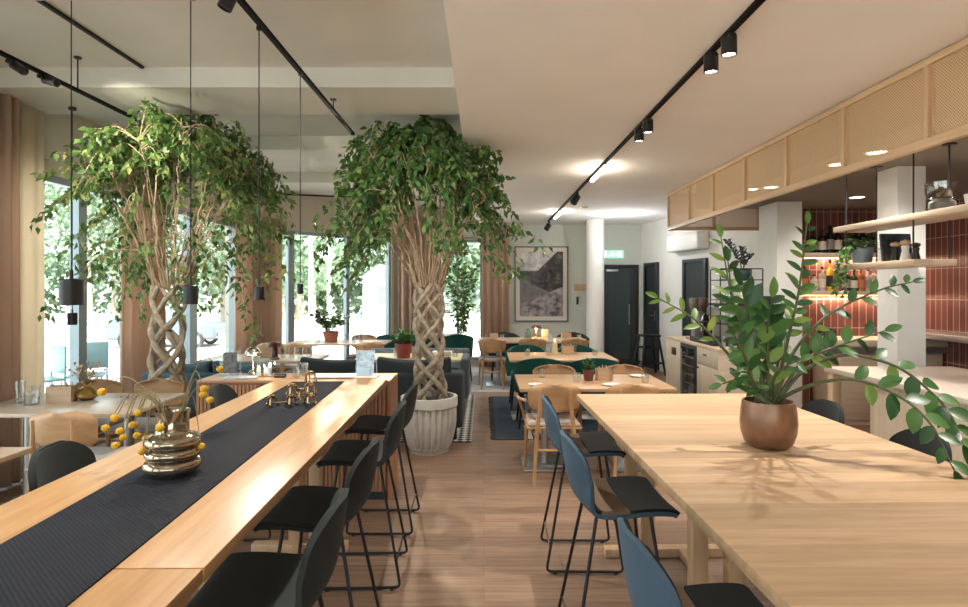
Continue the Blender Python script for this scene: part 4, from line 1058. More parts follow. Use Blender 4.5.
sofa('charcoal sofa with loose cushions behind the fluted planter, its back to us', -2.02, -.22, 6.15, M_sofa, .69, .86, ncush=2)
sofa('petrol blue sofa under the left fig tree, its back to us', -3.42, -2.06, 5.96, M_sofab, .72, .84, ncush=2)
sofa('grey lounge sofa facing us beyond the pale table with the red potted plant', -1.62, -.20, 8.62, plain('slate_sofa', (.10, .115, .13), .95), .72, .72, PI, 2)

# ------------------------------------------------------------------ rugs
t = thing('rug', 'blue rug with black fringe under the green chairs', 'rug', (.13, 6.2, 0))
MB().box(0, 1.6, 0, 2.5, 0, .009).build('rug_field', fabric('slate_rug', (.028, .042, .058), .98, 120, .35), t)
for k, c in enumerate(((.40, .34, .28), (.02, .02, .022), (.40, .34, .28))): MB().box(.32 + .075 * k, .38 + .075 * k, .0, .62, .009, .0105).build('woven_stripe', plain('rug_stripe', c, .95), t)
fg = MB()
for i in range(90):
    y = 2.5 * i / 90; fg.tube([(0, y, .006), (-.05 - rnd(0, .02), y + rnd(-.01, .01), .004)], .006, 4)
o = fg.build('fringe', M_blackm, t)
def diamond_mat():
    m, nt, b = nodes_of('black_white_diamonds'); v = coords(nt, (1, 1, 1)); sp = N(nt, 'ShaderNodeSeparateXYZ'); L(nt, v, sp.inputs[0])
    mp = N(nt, 'ShaderNodeMapping'); mp.inputs['Rotation'].default_value = (0, 0, PI / 4); L(nt, v, mp.inputs['Vector'])
    ck = N(nt, 'ShaderNodeTexChecker'); ck.inputs['Scale'].default_value = 17; ck.inputs['Color1'].default_value = (.58, .55, .5, 1); ck.inputs['Color2'].default_value = (.02, .02, .022, 1); L(nt, mp.outputs[0], ck.inputs['Vector'])
    L(nt, ck.outputs['Color'], b.inputs['Base Color']); b.inputs['Roughness'].default_value = .95; return m
tag(MB().box(0, 2.07, 0, 2.75, 0, .009).build('rug', diamond_mat(), loc=(-2.2, 6.1, 0)), 'black and white diamond patterned rug under the charcoal sofa', 'rug')
tag(MB().box(0, 2.0, 0, 2.0, 0, .007).build('rug', fabric('pale_grey_rug', (.42, .42, .42), .98, 60, .2), loc=(-.2, 9.1, 0)), 'pale grey rug under the long table below the framed photograph', 'rug')

# ------------------------------------------------------------------ sideboard with its things
SBX, SBY, SBZ = -2.12, 4.42, .885
t = thing('sideboard', 'reddish wooden sideboard with slatted front behind the end of the long oak table', 'sideboard', (SBX, SBY, 0))
SW = 1.43
MB().box(0, SW, 0, .38, .86, SBZ, .003).build('top_board', M_slatX, t)
MB().box(.02, SW - .02, .03, .37, .06, .86).box(0, .02, .0, .38, 0, .86).box(SW - .02, SW, 0, .38, 0, .86).build('body', M_slat, t)
for k in range(3):
    a = .025 + k * (SW - .05) / 3; b = a + (SW - .05) / 3 - .006; dm = MB().box(a, b, .012, .03, .06, .855); nsl = 16
    for i in range(nsl): x = a + (b - a) * i / nsl; dm.box(x + .002, x + (b - a) / nsl - .006, -.002, .013, .065, .85)
    d_ = dm.build('slatted_door', M_slat, t)
    MB().lathe([(0, 0), (.008, 0), (.008, .015), (.016, .02), (.016, .03), (0, .032)], M=Matrix.Translation((b - .05 if k == 0 else a + .05, -.001, .8)) @ Matrix.Rotation(PI / 2, 4, 'X'), seg=14).build('knob', M_brass, d_)
MB().box(.03, SW - .03, .02, .35, 0, .06).build('plinth', M_blackm, t)
def on_sb(px, py): p = at(px, py, SBZ); return (p.x, min(max(p.y, SBY + .06), SBY + .32), SBZ)
def frame_art(name): return plain(name, (.10, .10, .10), .4, noise=.8, nscale=30)
p = P(223, 382, 4.55)
t = thing('photo_stand', 'clear glass box frame with a dark picture on the left end of the sideboard', 'picture frame', (p.x, 4.58, SBZ))
MB().box(-.085, .085, -.006, .006, 0, .225, .002).box(-.09, .09, -.05, .05, 0, .008, .002).build('glass_frame_body', M_acryl, t)
MB().box(-.05, .055, -.003, .003, .02, .18).build('picture', frame_art('dark_picture'), t, loc=(0, -.010, 0))
tag(MB().box(-.12, .12, -.08, .08, 0, .012, .002).build('magazine', plain('pale_blue_cover', (.36, .42, .46), .5, noise=.3, nscale=18), loc=(-1.83, 4.53, SBZ)), 'pale blue magazine lying before the dark picture on the sideboard', 'magazine')
bpy.data.objects['magazine'].rotation_euler = (0, 0, .25); bpy.data.objects['photo_stand'].location.y = 4.68
p = P(251, 377, 4.6)
t = thing('globe_lamp', 'mirrored mushroom table lamp on a thin stem on the sideboard', 'table lamp', (p.x, 4.64, SBZ))
MB().lathe([(0, 0), (.055, 0), (.05, .02), (.02, .045), (0, .048)], seg=26).build('foot', M_chrome, t)
MB().tube([(0, 0, .04), (0, 0, .17)], .006, 10).build('stem', M_chrome, t)
MB().lathe([(0, .225)] + [(.062 * math.cos(a), .165 + .06 * math.sin(a)) for a in [PI / 2 - PI / 2 * i / 8 for i in range(1, 9)]] + [(.05, .155), (0, .16)], seg=28).build('mirror_shade', M_chrome, t)
p = P(264, 377, 4.6)
t = thing('tealight_lantern', 'clear glass lantern with three burning tealights on the sideboard', 'lantern', (p.x, 4.62, SBZ))
MB().box(-.07, .07, -.05, .05, 0, .006).box(-.07, .07, -.05, -.047, .006, .14).box(-.07, .07, .047, .05, .006, .14).box(-.07, -.067, -.047, .047, .006, .14).box(.067, .07, -.047, .047, .006, .14).build('glass_box', M_acryl, t)
for x, z, y in ((-.045, .05, -.01), (.0, .035, .015), (.04, .075, -.005)):
    c_ = MB().cyl(x, y, .006, z, .017, 14).build('tealight', M_paper, t)
    MB().ball((x, y, z + .016), .012, 10, (.8, .8, 1.4)).build('flame', M_flame, c_)
light('tealight_glow', 'POINT', (p.x, 4.54, SBZ + .2), .8, (1, .7, .38), .03)
t = thing('binoculars', 'small dark sunglasses case on the sideboard beside the lantern', 'case', (-1.55, 4.56, SBZ))
t.name = 'glasses_case'; MB().box(-.045, .045, -.02, .02, 0, .03, .010, seg=3).build('case_body', M_blackm, t); MB().box(-.044, .044, -.021, -.018, .014, .017).build('case_seam', M_steel, t)
for k, (px, lab) in enumerate(((294, 'small clear glass left of the papers on the sideboard'), (302, 'taller clear glass beside the papers on the sideboard'), (299, 'clear glass standing behind the brass candle holders on the sideboard'))):
    p = P(px, 379, 4.5 + .08 * k); tumbler(lab, p.x, 4.55 + .1 * k, SBZ, .03, (.075, .10, .09)[k], 'clear glasses on the sideboard')
tag(MB().box(-.16, .16, -.10, .10, 0, .008, .001).build('paper_stack', M_paper, loc=(-1.14, 4.58, SBZ)), 'stack of pale papers lying on the sideboard behind the runner', 'papers')
tag(MB().box(-.17, .17, -.10, .10, 0, .006, .001).build('placemat', M_oak, loc=(-.98, 4.60, SBZ - .0)), 'thin wooden board lying beside the papers on the sideboard', 'board')
bpy.data.objects['paper_stack'].location.z = SBZ + .0065
t = thing('menu_stand', 'clear acrylic menu stand with blue grey picture on the right end of the sideboard', 'menu stand', (-.905, 4.55, SBZ), math.radians(-8))
Rm = Matrix.Rotation(math.radians(-7), 4, 'X')
MB().box(-.075, .075, 0, .004, 0, .21, 0, Rm).box(-.075, .075, -.03, .06, 0, .004).build('acrylic_holder', M_acryl, t)
MB().box(-.068, .068, .005, .007, .01, .20, 0, Rm).build('menu_sheet', plain('menu_print', (.30, .32, .36), .5, noise=.8, nscale=28), t)
MB().box(-.068, .03, .003, .0049, .01, .075, 0, Rm).build('menu_panel', plain('menu_blue', (.38, .52, .60), .5), t)

# ------------------------------------------------------------------ on the long oak table
TZ = .9045
t = thing('ribbed_vase', 'smoked mirror vase with stacked rings holding dried yellow balls', 'vase', (-1.095, 2.11, TZ))
vp = [(0, 0), (.05, 0), (.055, .008)]
for z0, z1, r in ((.012, .055, .094), (.055, .096, .091), (.096, .138, .092)):
    for i in range(7): a = -PI / 2 + PI * i / 6; vp.append(((r - .019) + .019 * max(0, math.cos(a)), (z0 + z1) / 2 + (z1 - z0) / 2 * math.sin(a) * .98))
vp += [(.060, .143), (.054, .150), (.053, .20), (.058, .224), (.055, .224), (.049, .20), (.049, .15)]
MB().lathe(vp, seg=44).build('vase_body', M_smoke, t)
mouth = V((0, 0, .215)); balls = [(102, 392), (115, 418), (105.5, 428), (138, 413), (133, 425), (120, 431), (123, 437.5), (116, 445.5), (137, 435.5), (146, 438), (142, 451.5), (157, 441), (160, 428), (201, 446.5), (204, 389), (203, 394.5), (210, 400), (220, 369)]
for i, (bx, by) in enumerate(balls):
    q = P(bx, by, 2.17 + rnd(-.15, .02) if by > 385 else 2.3) - V((-1.095, 2.11, TZ))
    q.z = max(q.z, .02)
    h = max(mouth.z, q.z) + rnd(.005, .035) + (.02 if abs(q.x) > .15 and q.z < .2 else 0)
    m0 = mouth + V((q.x, q.y, 0)).normalized() * .04
    mid = V((m0.x * .45 + q.x * .55, q.y * .55, h + .03))
    st = spline([V((m0.x * .3, m0.y * .3, .03)), m0, mid, q], 6)
    s_ = MB().tube(st, .0016, 5).build('stem', M_dry, t)
    MB().ball(q, .0145 * rnd(.85, 1.1), 14, (1, 1, .9)).build('blossom', M_yel, s_)
t = thing('candle_holder', 'cluster of brass modular candle holders on the runner of the long oak table', 'candle holder', (at(293, 408, TZ).x, 3.36, TZ), .2)
def module(x, y, z, sc=1.0):
    m = MB()
    for k in range(3):
        a = 2 * PI * k / 3 + .4; c, s = math.cos(a), math.sin(a)
        m.tube(spline([(x + .012 * sc * c, y + .012 * sc * s, z + .052 * sc), (x + .026 * sc * c, y + .026 * sc * s, z + .042 * sc), (x + .032 * sc * c, y + .032 * sc * s, z + .008 * sc)], 5), .0055 * sc, 8)
        m.cyl(x + .032 * sc * c, y + .032 * sc * s, z, z + .014 * sc, .0095 * sc, 12)
    m.lathe([(0, z + .043 * sc), (.014 * sc, z + .043 * sc), (.019 * sc, z + .05 * sc), (.019 * sc, z + .062 * sc), (.014 * sc, z + .062 * sc), (.013 * sc, z + .055 * sc), (0, z + .055 * sc)], x, y, 18)
    m.build('holder_module', M_brass, t)
for x, y, z in ((-.035, 0, 0), (-.03, .0, .06), (.062, .02, 0), (.062, .02, .062), (.066, .02, .124), (.015, .03, .028), (-.135, -.005, .0)): module(x, y, z)
MB().tube([(-.135, -.005, .02), (-.03, 0, .02)], .004, 8).tube([(-.03, 0, .05), (.06, .02, .05)], .004, 8).build('connecting_rod', M_brass, t)

# ------------------------------------------------------------------ table-top things
def caddy(lab, x, y, z=.74, w=.13, h=.11, group='wooden cutlery boxes', mat=None):
    t = thing('cutlery_box', lab, 'cutlery box', (x, y, z), .1, group); b = MB()
    d = .09
    b.box(-w / 2, w / 2, -d / 2, d / 2, 0, .008).box(-w / 2, w / 2, -d / 2, -d / 2 + .008, .008, h).box(-w / 2, w / 2, d / 2 - .008, d / 2, .008, h).box(-w / 2, -w / 2 + .008, -d / 2 + .008, d / 2 - .008, .008, h).box(w / 2 - .008, w / 2, -d / 2 + .008, d / 2 - .008, .008, h)
    b.build('box_body', mat or M_paleseatwood, t)
    for k in range(6): MB().tube([(-w * .35 + w * .14 * k, rnd(-.02, .02), .02), (-w * .42 + w * .17 * k + rnd(-.02, .02), rnd(-.03, .03), h + rnd(.01, .035))], .005, 6).build('cutlery', M_steel if k % 2 else M_oakZ, t)
    return t
M_paleseatwood = wood('beech_box', (.58, .40, .26), (.48, .32, .19), 'X', .5)
def herb(lab, px, py, z, r, h, potm, n, ht, spread, leafm, ls=.03, cat='potted plant', yy=None):
    p = at(px, py, z); t = thing('potted_herb', lab, cat, (p.x, yy or p.y, z))
    MB().lathe([(0, 0), (r * .72, 0), (r, h), (r * .9, h), (r * .85, h * .8), (0, h * .8)], seg=24).build('pot', potm, t)
    MB().lathe([(0, h * .82), (r * .86, h * .82)], seg=20).build('soil', M_soil, t)
    l = MB(); s_ = MB()
    for k in range(n):
        a = rnd(0, 2 * PI); q = V((spread * rnd(.1, 1) * math.cos(a), spread * rnd(.1, 1) * math.sin(a), h + ht * rnd(.25, 1)))
        s_.tube([(q.x * .2, q.y * .2, h * .8), (q.x * .7, q.y * .7, (h + q.z) / 2), q], .0018, 4)
        for j in range(4): leaf(l, V((q.x * .7, q.y * .7, (h + q.z) / 2)).lerp(q, j / 3), V((rnd(), rnd(), rnd(-.2, .8))), V((0, 0, 1)), ls * rnd(.7, 1.2), ls * .7)
    s_.build('stems', M_zzs, t); l.build('leaves', leafm, t)
    return t
def tum(lab, px, py, z=.74, r=.036, h=.085, group='water glasses on the dining tables'):
    p = at(px, py, z); return tumbler(lab, p.x, p.y, z, r, h, group)
def plate(lab, px, py, z=.74, r=.075):
    p = at(px, py, z); t = MB().lathe([(0, 0), (r * .6, 0), (r, .010), (r, .013), (r * .6, .004), (0, .004)], seg=28).build('side_plate', M_white, loc=(p.x, p.y, z))
    tag(t, lab, 'plate', 'side plates on the herb pot table')
herb('small green herb in an oxblood pot on the nearest dining table', 588.5, 380.5, .74, .053, .095, M_redpot, 22, .10, .05, M_herb)
p = at(603.5, 380, .74); caddy('wooden cutlery box beside the herb pot', p.x, p.y, w=.13, h=.105)
tum('water glass on the left rear of the herb pot table', 542, 378); tum('water glass left of the herb pot', 577, 382); tum('slim glass right of the cutlery box on the herb pot table', 611, 380.5, r=.022, h=.12); tum('water glass on the right of the herb pot table', 645, 383)
plate('white side plate at the front left of the herb pot table', 537, 385.5); plate('white side plate before the cutlery box on the herb pot table', 611, 385.5); plate('white side plate at the right rear of the herb pot table', 637, 376.5)
p = at(567.5, 354, .74); caddy('wooden cutlery box on the candle table', p.x, p.y, w=.14, h=.10)
t = thing('candle', 'cream pillar candle on the candle table', 'candle', at(555, 354, .74)); MB().cyl(0, 0, 0, .15, .034, 20, .03).build('wax', plain('cream_wax', (.72, .60, .36), .5), t); MB().cyl(0, 0, .15, .165, .002, 6).build('wick', M_blackm, t); MB().ball((0, 0, .175), .009, 10, (.8, .8, 1.6)).build('flame', M_flame, t)
tum('water glass at the left of the candle table', 527, 356); tum('water glass left of the candle', 548, 355.5); tum('slim glass right of the cutlery box on the candle table', 575, 354, r=.022, h=.12); tum('water glass at the right of the candle table', 595, 356)
p = at(566, 338.5, .74); caddy('wooden cutlery box on the long table near the column', p.x, p.y, w=.16, h=.10)
p = at(494, 339, .74); caddy('wooden cutlery box at the left end of the long table', p.x, p.y, w=.13, h=.09)
t = thing('green_jar', 'grey green lidded jar on the long table under the photograph', 'jar', at(528, 340, .74)); MB().lathe([(0, 0), (.055, 0), (.062, .03), (.06, .13), (.035, .16), (0, .16)], seg=24).build('jar_body', plain('sage_glaze', (.22, .26, .20), .5), t); MB().cyl(0, 0, .16, .185, .03, 16).build('lid', plain('sage_lid', (.14, .17, .13), .5), t)
t = thing('mushroom_lamp', 'glowing mushroom table lamp with copper cap on the long table', 'table lamp', at(536, 337.5, .74))
MB().lathe([(0, 0), (.05, 0), (.05, .012), (.016, .02), (.014, .19), (0, .19)], seg=24).build('stem', M_copper, t)
MB().lathe([(.10, .16), (.085, .20), (.02, .215), (0, .215)], seg=28).build('cap', M_copper, t); MB().ball((0, 0, .165), .035, 14, (1, 1, .6)).build('bulb', M_warm, t)
pp = t.location; light('table_lamp_light', 'POINT', (pp.x, pp.y - .02, pp.z + .125), 4, (1, .68, .36), .03)
MB().box(.10, .22, .03, .05, 0, .14, .002).build('back_card', plain('cream_card', (.62, .52, .32), .7), None, loc=pp); tag(bpy.data.objects['back_card'], 'cream menu card standing behind the glowing lamp on the long table', 'menu card'); bpy.data.objects['back_card'].name = 'menu_card'
tum('water glass at the far left of the long table', 485, 340); tum('water glass beside the left cutlery box on the long table', 502, 340); tum('water glass between the lamp and the right cutlery box on the long table', 550, 339.5); tum('water glass at the right end of the long table', 579, 340)
# window table on the left
tum('tall clear carafe at the left end of the window table', 20, 403, r=.035, h=.16); tum('clear glass next to the carafe on the window table', 32, 404.5, r=.05, h=.09); tum('small clear glass behind the cutlery box on the window table', 36, 396, r=.03, h=.08)
p = at(62, 401.5, .74); c_ = caddy('wooden cutlery box beside the gold vase on the window table', p.x, p.y, w=.17, h=.115)
p = at(82.5, 401, .74)
t = thing('gold_vase', 'squat gold vase with dried flowers on the window table', 'vase', (p.x, p.y + .05, .74))
MB().lathe([(0, 0), (.04, 0), (.078, .03), (.08, .045), (.045, .085), (.022, .10), (.026, .115), (.022, .115), (.018, .10), (0, .09)], seg=32).build('vase_body', M_gold, t)
fl = MB(); st_ = MB()
for k in range(46):
    a = rnd(0, 2 * PI); r = rnd(.02, .13); q = V((r * math.cos(a), r * math.sin(a), rnd(.18, .30) - r * .3)); st_.tube([(0, 0, .1), (q.x * .4, q.y * .4, .17), q], .0012, 4)
    fl.ball(q, rnd(.006, .012), 6)
st_.build('stems', M_dry, t); fl.build('dried_flowers', M_straw, t)
for px, lab in ((120, 'small salt jar at the right of the gold vase'), (127, 'small pepper jar right of the salt jar')):
    p = at(px, 404, .74); t = thing('spice_jar', lab, 'jar', (p.x, p.y, .74), 0, 'spice jars'); MB().lathe([(0, 0), (.014, 0), (.016, .035), (.011, .045), (0, .045)], seg=16).build('jar_body', M_clear, t); MB().cyl(0, 0, .045, .058, .012, 14).build('lid', M_steel, t)
# lounge tables
herb('bushy green herb in a red pot on the pale table behind the charcoal sofa', 403.5, 358, .74, .105, .175, plain('brick_red_pot', (.26, .055, .04), .5), 90, .16, .19, M_herb, .045)
for px, py, lab in ((396, 356, 'glass left of the red pot on the pale lounge table'), (447, 356, 'glass right of the braided trunk on the pale lounge table'), (455, 357, 'glass at the right end of the pale lounge table')): tum(lab, px, py, h=.1, group='glasses on the lounge tables')
p = at(417, 357, .74); caddy('wooden cutlery box right of the red potted herb', p.x, p.y, w=.12, h=.12)
tag(MB().box(-.12, .12, -.09, .09, 0, .05, .006).build('napkin_stack', M_paper, loc=(at(452, 355, .74).x - .12, 7.45, .74)), 'stack of white napkins on the pale lounge table', 'napkins')
t = thing('table_lamp', 'dark red table lamp on the lounge table before the corner curtain', 'table lamp', (-2.44, 7.0, .74))
mr_ = plain('burgundy_lacquer', (.085, .015, .016), .3)
MB().lathe([(0, 0), (.055, 0), (.055, .015), (.035, .03), (.035, .12), (.02, .15), (0, .15)], seg=24).build('foot', mr_, t)
MB().lathe([(.088, .15), (.085, .155), (.068, .195), (.03, .205), (0, .205)], seg=30).build('shade', mr_, t)
p = at(266, 358, .74); caddy('wooden cutlery box left of the dark red lamp', p.x, p.y + .05, w=.14, h=.15)
for px, lab in ((255, 'glass left of the cutlery box by the dark red lamp'), (283, 'wine glass right of the dark red lamp'), (292, 'glass second right of the dark red lamp'), (300, 'glass third right of the dark red lamp'), (309, 'glass at the right end of the lounge table with the dark red lamp')): tum(lab, px, 358, h=.13, group='glasses on the lounge tables')
t = herb('leafy plant in a terracotta planter on the table before the slanting windows', 331, 342, .74, .125, .165, M_terra, 40, .30, .26, M_leafB, .09)
for q in ((-.20, .45), (-.27, .40), (-.12, .46)):
    s_ = MB().tube(spline([(0, 0, .15), (q[0] * .5, 0, .3), (q[0], 0, q[1])], 5), .005, 5).build('dark_stem', M_dark_leaf, t); l = MB()
    for k in range(8): leaf(l, V((q[0] * (.5 + k / 14), 0, .26 + (q[1] - .26) * k / 7)), V((rnd(), rnd(), .4)), V((0, -1, .2)), .09, .055)
    l.build('dark_leaves', M_dark_leaf, s_)
for px, lab in ((318, 'glass left of the terracotta planter'), (347, 'glass right of the terracotta planter'), (354, 'second glass right of the terracotta planter'), (361, 'third glass right of the terracotta planter')): tum(lab, px, 342.5, h=.14, group='glasses at the terracotta planter')
# ------------------------------------------------------------------ plants
def ficus(root, ctr, zb0, zb1, rb, ztop, R, ntw, leafm, nst=8, seed=3, clampx=None, zcap=None, low=1.25, lsize=.075, turns=1.0, slant=0, off=(0, 0), dome=True):
    rg = random.Random(seed); U = rg.uniform
    x0, y0 = ctr
    tr = MB()
    for k in range(nst):
        ph = 2 * PI * k / nst; sgn = 1 if k % 2 else -1; pts = []
        for i in range(56):
            s = i / 55; a = ph + sgn * 2 * PI * turns * s + .25 * math.sin(5 * s + 2 * k)
            r = rb * (1.1 - .35 * s + .25 * max(0, s - .8) * 5 * .8) * (1 + .16 * math.sin(8 * s + 1.7 * k))
            pts.append(V((r * math.cos(a) + slant * (1 - s), r * math.sin(a) * .85, zb0 + (zb1 - zb0) * s)))
        r0 = U(.019, .028)
        tr.tube(pts, [r0 * (1.15 - .35 * i / 55) * (1 + .12 * math.sin(i * .9 + k)) for i in range(56)], 8)
    tr.build('braided_trunk', M_bark, root)
    prof = spline([(.0, 0, 0), (.40 * R, 0, -.02), (.68 * R, 0, -.16), (.88 * R, 0, -.52), (R, 0, -.92), (.95 * R, 0, -low)], 12)
    if not dome: prof = spline([(.0, 0, 0), (.26 * R, 0, -.02), (.60 * R, 0, -.16), (.90 * R, 0, -.40), (1.02 * R, 0, -.72), (.97 * R, 0, -1.02), (.80 * R, 0, -low)], 12)
    cum = [0]
    for i in range(1, len(prof)): cum.append(cum[-1] + (prof[i] - prof[i - 1]).length * (.18 * R + (prof[i].x + prof[i - 1].x) / 2) * (.62 if prof[i].z < -.75 else 1))
    def outer():
        q = U(0, cum[-1]); i = 1
        while cum[i] < q and i < len(cum) - 1: i += 1
        return prof[i - 1].lerp(prof[i], (q - cum[i - 1]) / max(1e-6, cum[i] - cum[i - 1]))
    lob = [U(0, 2 * PI) for _ in range(3)]
    br = MB(); tips = []
    for k in range(44):
        th = 2 * PI * k / 44 * 3.0 + U(-.2, .2); o = outer(); f = U(.55, .85)
        a = V((rb * .9 * math.cos(th), rb * .8 * math.sin(th), zb1 - .04))
        e = V((off[0] * f + o.x * f * math.cos(th), off[1] * f + o.x * f * math.sin(th), max(zb1 + .35, ztop + o.z * .55 - U(.12, .4))))
        m1 = V((a.x * 1.6 + e.x * .10, a.y * 1.6 + e.y * .10, zb1 + (e.z - zb1) * .35)); m2 = V((a.x + e.x * .48, a.y + e.y * .48, zb1 + (e.z - zb1) * .72))
        st = spline([a, m1, m2, e], 6); r0 = U(.006, .011)
        st = [p + V((U(-.012, .012), U(-.012, .012), 0)) for p in st]
        br.tube(st, [r0 * (1 - .7 * i / (len(st) - 1)) for i in range(len(st))], 6)
        tips += [st[i] for i in range(len(st) * 4 // 9, len(st))]
    fo = MB()
    def lf_(q, d):
        w = V((x0, y0, 0)) + q
        if clampx is not None and w.x < clampx: return
        if zcap and w.z > zcap(w): return
        d = d.normalized(); n = V((U(-1, 1), U(-1, 1), U(-.2, 1))); s = d.cross(n)
        if s.length < 1e-4: return
        s.normalize(); n = s.cross(d); ln = lsize * U(.75, 1.25); wd = ln * .50
        c = q + d * ln * .42
        fo.add([q, c + s * wd * .5 + n * wd * .15, c, c - s * wd * .5 + n * wd * .15, q + d * ln - n * ln * .15], [(0, 2, 1), (0, 3, 2), (1, 2, 4), (2, 3, 4)])
    for k in range(ntw):
        th = U(0, 2 * PI); o = outer()
        if o.z < -.62 and abs(math.sin(th)) > .55 and U(0, 1) < .8: continue
        if o.z < -.45 and U(0, 1) < .35: continue
        if math.sin(4 * th + lob[2] + 3 * o.z) + math.sin(7 * o.z + 3 * th + lob[0]) < -1.05: continue
        lump = 1 + .13 * math.sin(3 * th + lob[0] + 2.5 * o.z) + .09 * math.sin(5 * th + lob[1] - 4 * o.z)
        rr = max(.02, o.x * lump * U(.62, 1.0)); zt = ztop + o.z - U(0, .34)
        drop = U(.03, .16) + (U(0, .30) if o.z < -.5 else 0)
        c, s = math.cos(th), math.sin(th)
        e = V((off[0] + rr * 1.04 * c, off[1] + rr * 1.04 * s, zt - drop)); m = V((off[0] + rr * .84 * c, off[1] + rr * .84 * s, zt + U(-.02, .05)))
        tp = min(tips, key=lambda q: (q - m).length + (.5 if q.z > m.z + .1 else 0))
        st = spline([tp, tp.lerp(m, .6) + V((0, 0, .05)), m, e], 5); wst = [V((x0, y0, 0)) + q for q in st]
        if (clampx is None or min(q.x for q in wst) > clampx - .02) and (not zcap or all(q.z < zcap(q) for q in wst)):
            br.tube(st, [.0042 - .003 * i / (len(st) - 1) for i in range(len(st))], 4, cap=False)
        n = len(st); L0 = (st[-1] - st[0]).length
        for i in range(n // 3, n):
            p = st[i]; dr = (st[min(i + 1, n - 1)] - st[max(0, i - 1)])
            for j in range(1 if i < n // 2 else 2 if i < n - 1 else 3):
                lf_(p + V((U(-.03, .03), U(-.03, .03), U(-.03, .02))), dr.normalized() * .35 + V((U(-1, 1), U(-1, 1), U(-1.3, .15))) * .8)
    br.build('branches', M_twig, root); fo.build('foliage', leafm, root)

def beamz(w): # highest point below the concrete beams and the lower ceiling
    if w.x > XS - .03: return ZR - .03
    for y in (4.5, 6.5, 2.45):
        if y - .04 < w.y < y + .74: return 3.04
    return ZC - .03
TX1, TY1 = -2.85, 5.46
t = thing('fig_tree', 'large fig tree with braided trunk standing behind the window table at the left', 'tree', (TX1, TY1, 0))
MB().lathe([(0, 0), (.21, 0), (.26, .40), (.26, .46), (.24, .46), (.23, .40), (0, .40)], seg=36).build('pot', plain('dark_planter', (.06, .065, .07), .7), t)
MB().lathe([(0, .42), (.235, .42)], seg=28).build('soil', M_soil, t)
ficus(t, (TX1, TY1),   .42, 1.62, .15, 3.18, 1.0, 720, M_leafA, 8, 5, XL + .24, beamz, 1.36, .072, 1.05, -.06, (.18, -.2), False)
TX2, TY2 = -.53, 5.80
t = thing('fig_tree', 'potted fig tree with braided trunk in a fluted cement planter by the aisle', 'tree', (TX2, TY2, 0))
def flute(a, z): return 1 - (.13 * (1 - abs(math.sin(a * 13)) ** .7) if .05 < z < .43 else 0)
prof = [(0, 0), (.185, 0), (.19, .035), (.20, .045), (.205, .055)] + [(.212 + .053 * math.sin(PI / 2 * min(1, (z - .055) / .25)), z) for z in [.08, .12, .16, .22, .28, .34, .40, .425]] + [(.262, .435), (.274, .44), (.274, .525), (.270, .53), (.240, .53), (.228, .47), (0, .47)]
MB().lathe(prof, seg=240, ripple=flute).build('fluted_planter', M_cement, t)
MB().lathe([(0, .475), (.229, .475)], seg=30).build('soil', M_soil, t)
ficus(t, (TX2, TY2),   .475, 1.62, .14, 3.17, 1.0, 700, M_leafB, 8, 11, None, beamz, 1.10, .078, 1.15, 0, (-.06, 0))

# small plant by the narrow window
t = thing('slender_plant', 'slender loose leaved plant in front of the narrow window behind the sofas', 'potted plant', (-.45, 11.9, 0))
MB().lathe([(0, 0), (.14, 0), (.18, .32), (.165, .32), (.15, .28), (0, .28)], seg=24).build('pot', M_black, t)
l = MB(); s_ = MB()
for k in range(9):
    a = rnd(0, 2 * PI); e = V((rnd(.1, .36) * math.cos(a), rnd(.1, .36) * math.sin(a), rnd(1.2, 2.25))); st = spline([(0, 0, .28), (e.x * .2, e.y * .2, e.z * .5), (e.x * .7, e.y * .7, e.z * .85), e], 6)
    s_.tube(st, .006, 5)
    for p in st[5:]:
        for j in range(4): leaf(l, p + V((rnd(), rnd(), rnd())) * .06, V((rnd(), rnd(), rnd(-.9, .3))), rvec(), rnd(.08, .13), .045)
s_.build('stems', M_twig, t); l.build('leaves', M_leafB, t)

# glossy plant on the wide table
PX_, PY_ = 1.185, 2.50
t = thing('zamioculcas_plant', 'glossy leaved plant with long arching stems in a bronze pot on the wide table', 'potted plant', (PX_, PY_, .9))
MB().lathe([(0, 0), (.075, 0), (.095, .02), (.108, .06), (.112, .10), (.108, .15), (.102, .19), (.094, .19), (.098, .15), (.1, .14), (0, .14)], seg=44).build('pot', M_copper, t)
MB().lathe([(0, .155), (.098, .155)], seg=30).build('soil', M_soil, t)
B0 = V((PX_, PY_, .9))
def zz(path, nl, ln, dd, droop=.0, start=.35, wid=.5, seed=1, rad=.010, lm=None):
    rg = random.Random(seed); U = rg.uniform
    n = len(path); pts = []
    for i, (px, py) in enumerate(path): pts.append(P(px, py, PY_ + dd * (i + .0) / (n - 1)) - B0)
    st = spline([V((rg.uniform(-.05, .05) + pts[0].x * .15, rg.uniform(-.05, .05), .15))] + pts, 10); m = len(st)
    s_ = MB().tube(st, [rad * (1 - .72 * i / (m - 1)) for i in range(m)], 7).build('stem', M_zzs, t)
    l = MB()
    for k in range(nl):
        f = start + (1 - start) * (k + .5) / nl; i = min(m - 2, int(f * (m - 1))); p = st[i]; d = (st[i + 1] - st[i]).normalized()
        side = 1 if k % 2 else -1
        v = V((0, -1, .25)); s = d.cross(v).normalized()
        ld = d * .65 + s * side * .9 + V((U(-.2, .2), U(-.45, .45), U(-.1, .2) - droop))
        sz = ln * (.75 + .35 * math.sin(PI * min(1, (k + 1.5) / nl))) * U(.9, 1.1)
        leaf(l, p, ld, V((U(-.4, .4), -.8, .7)), sz * .92, sz * wid * .80, .10, .14)
    leaf(l, st[-1], (st[-1] - st[-3]), V((0, -1, .5)), ln * .8, ln * .35)
    l.build('leaves', lm or M_zz, s_)
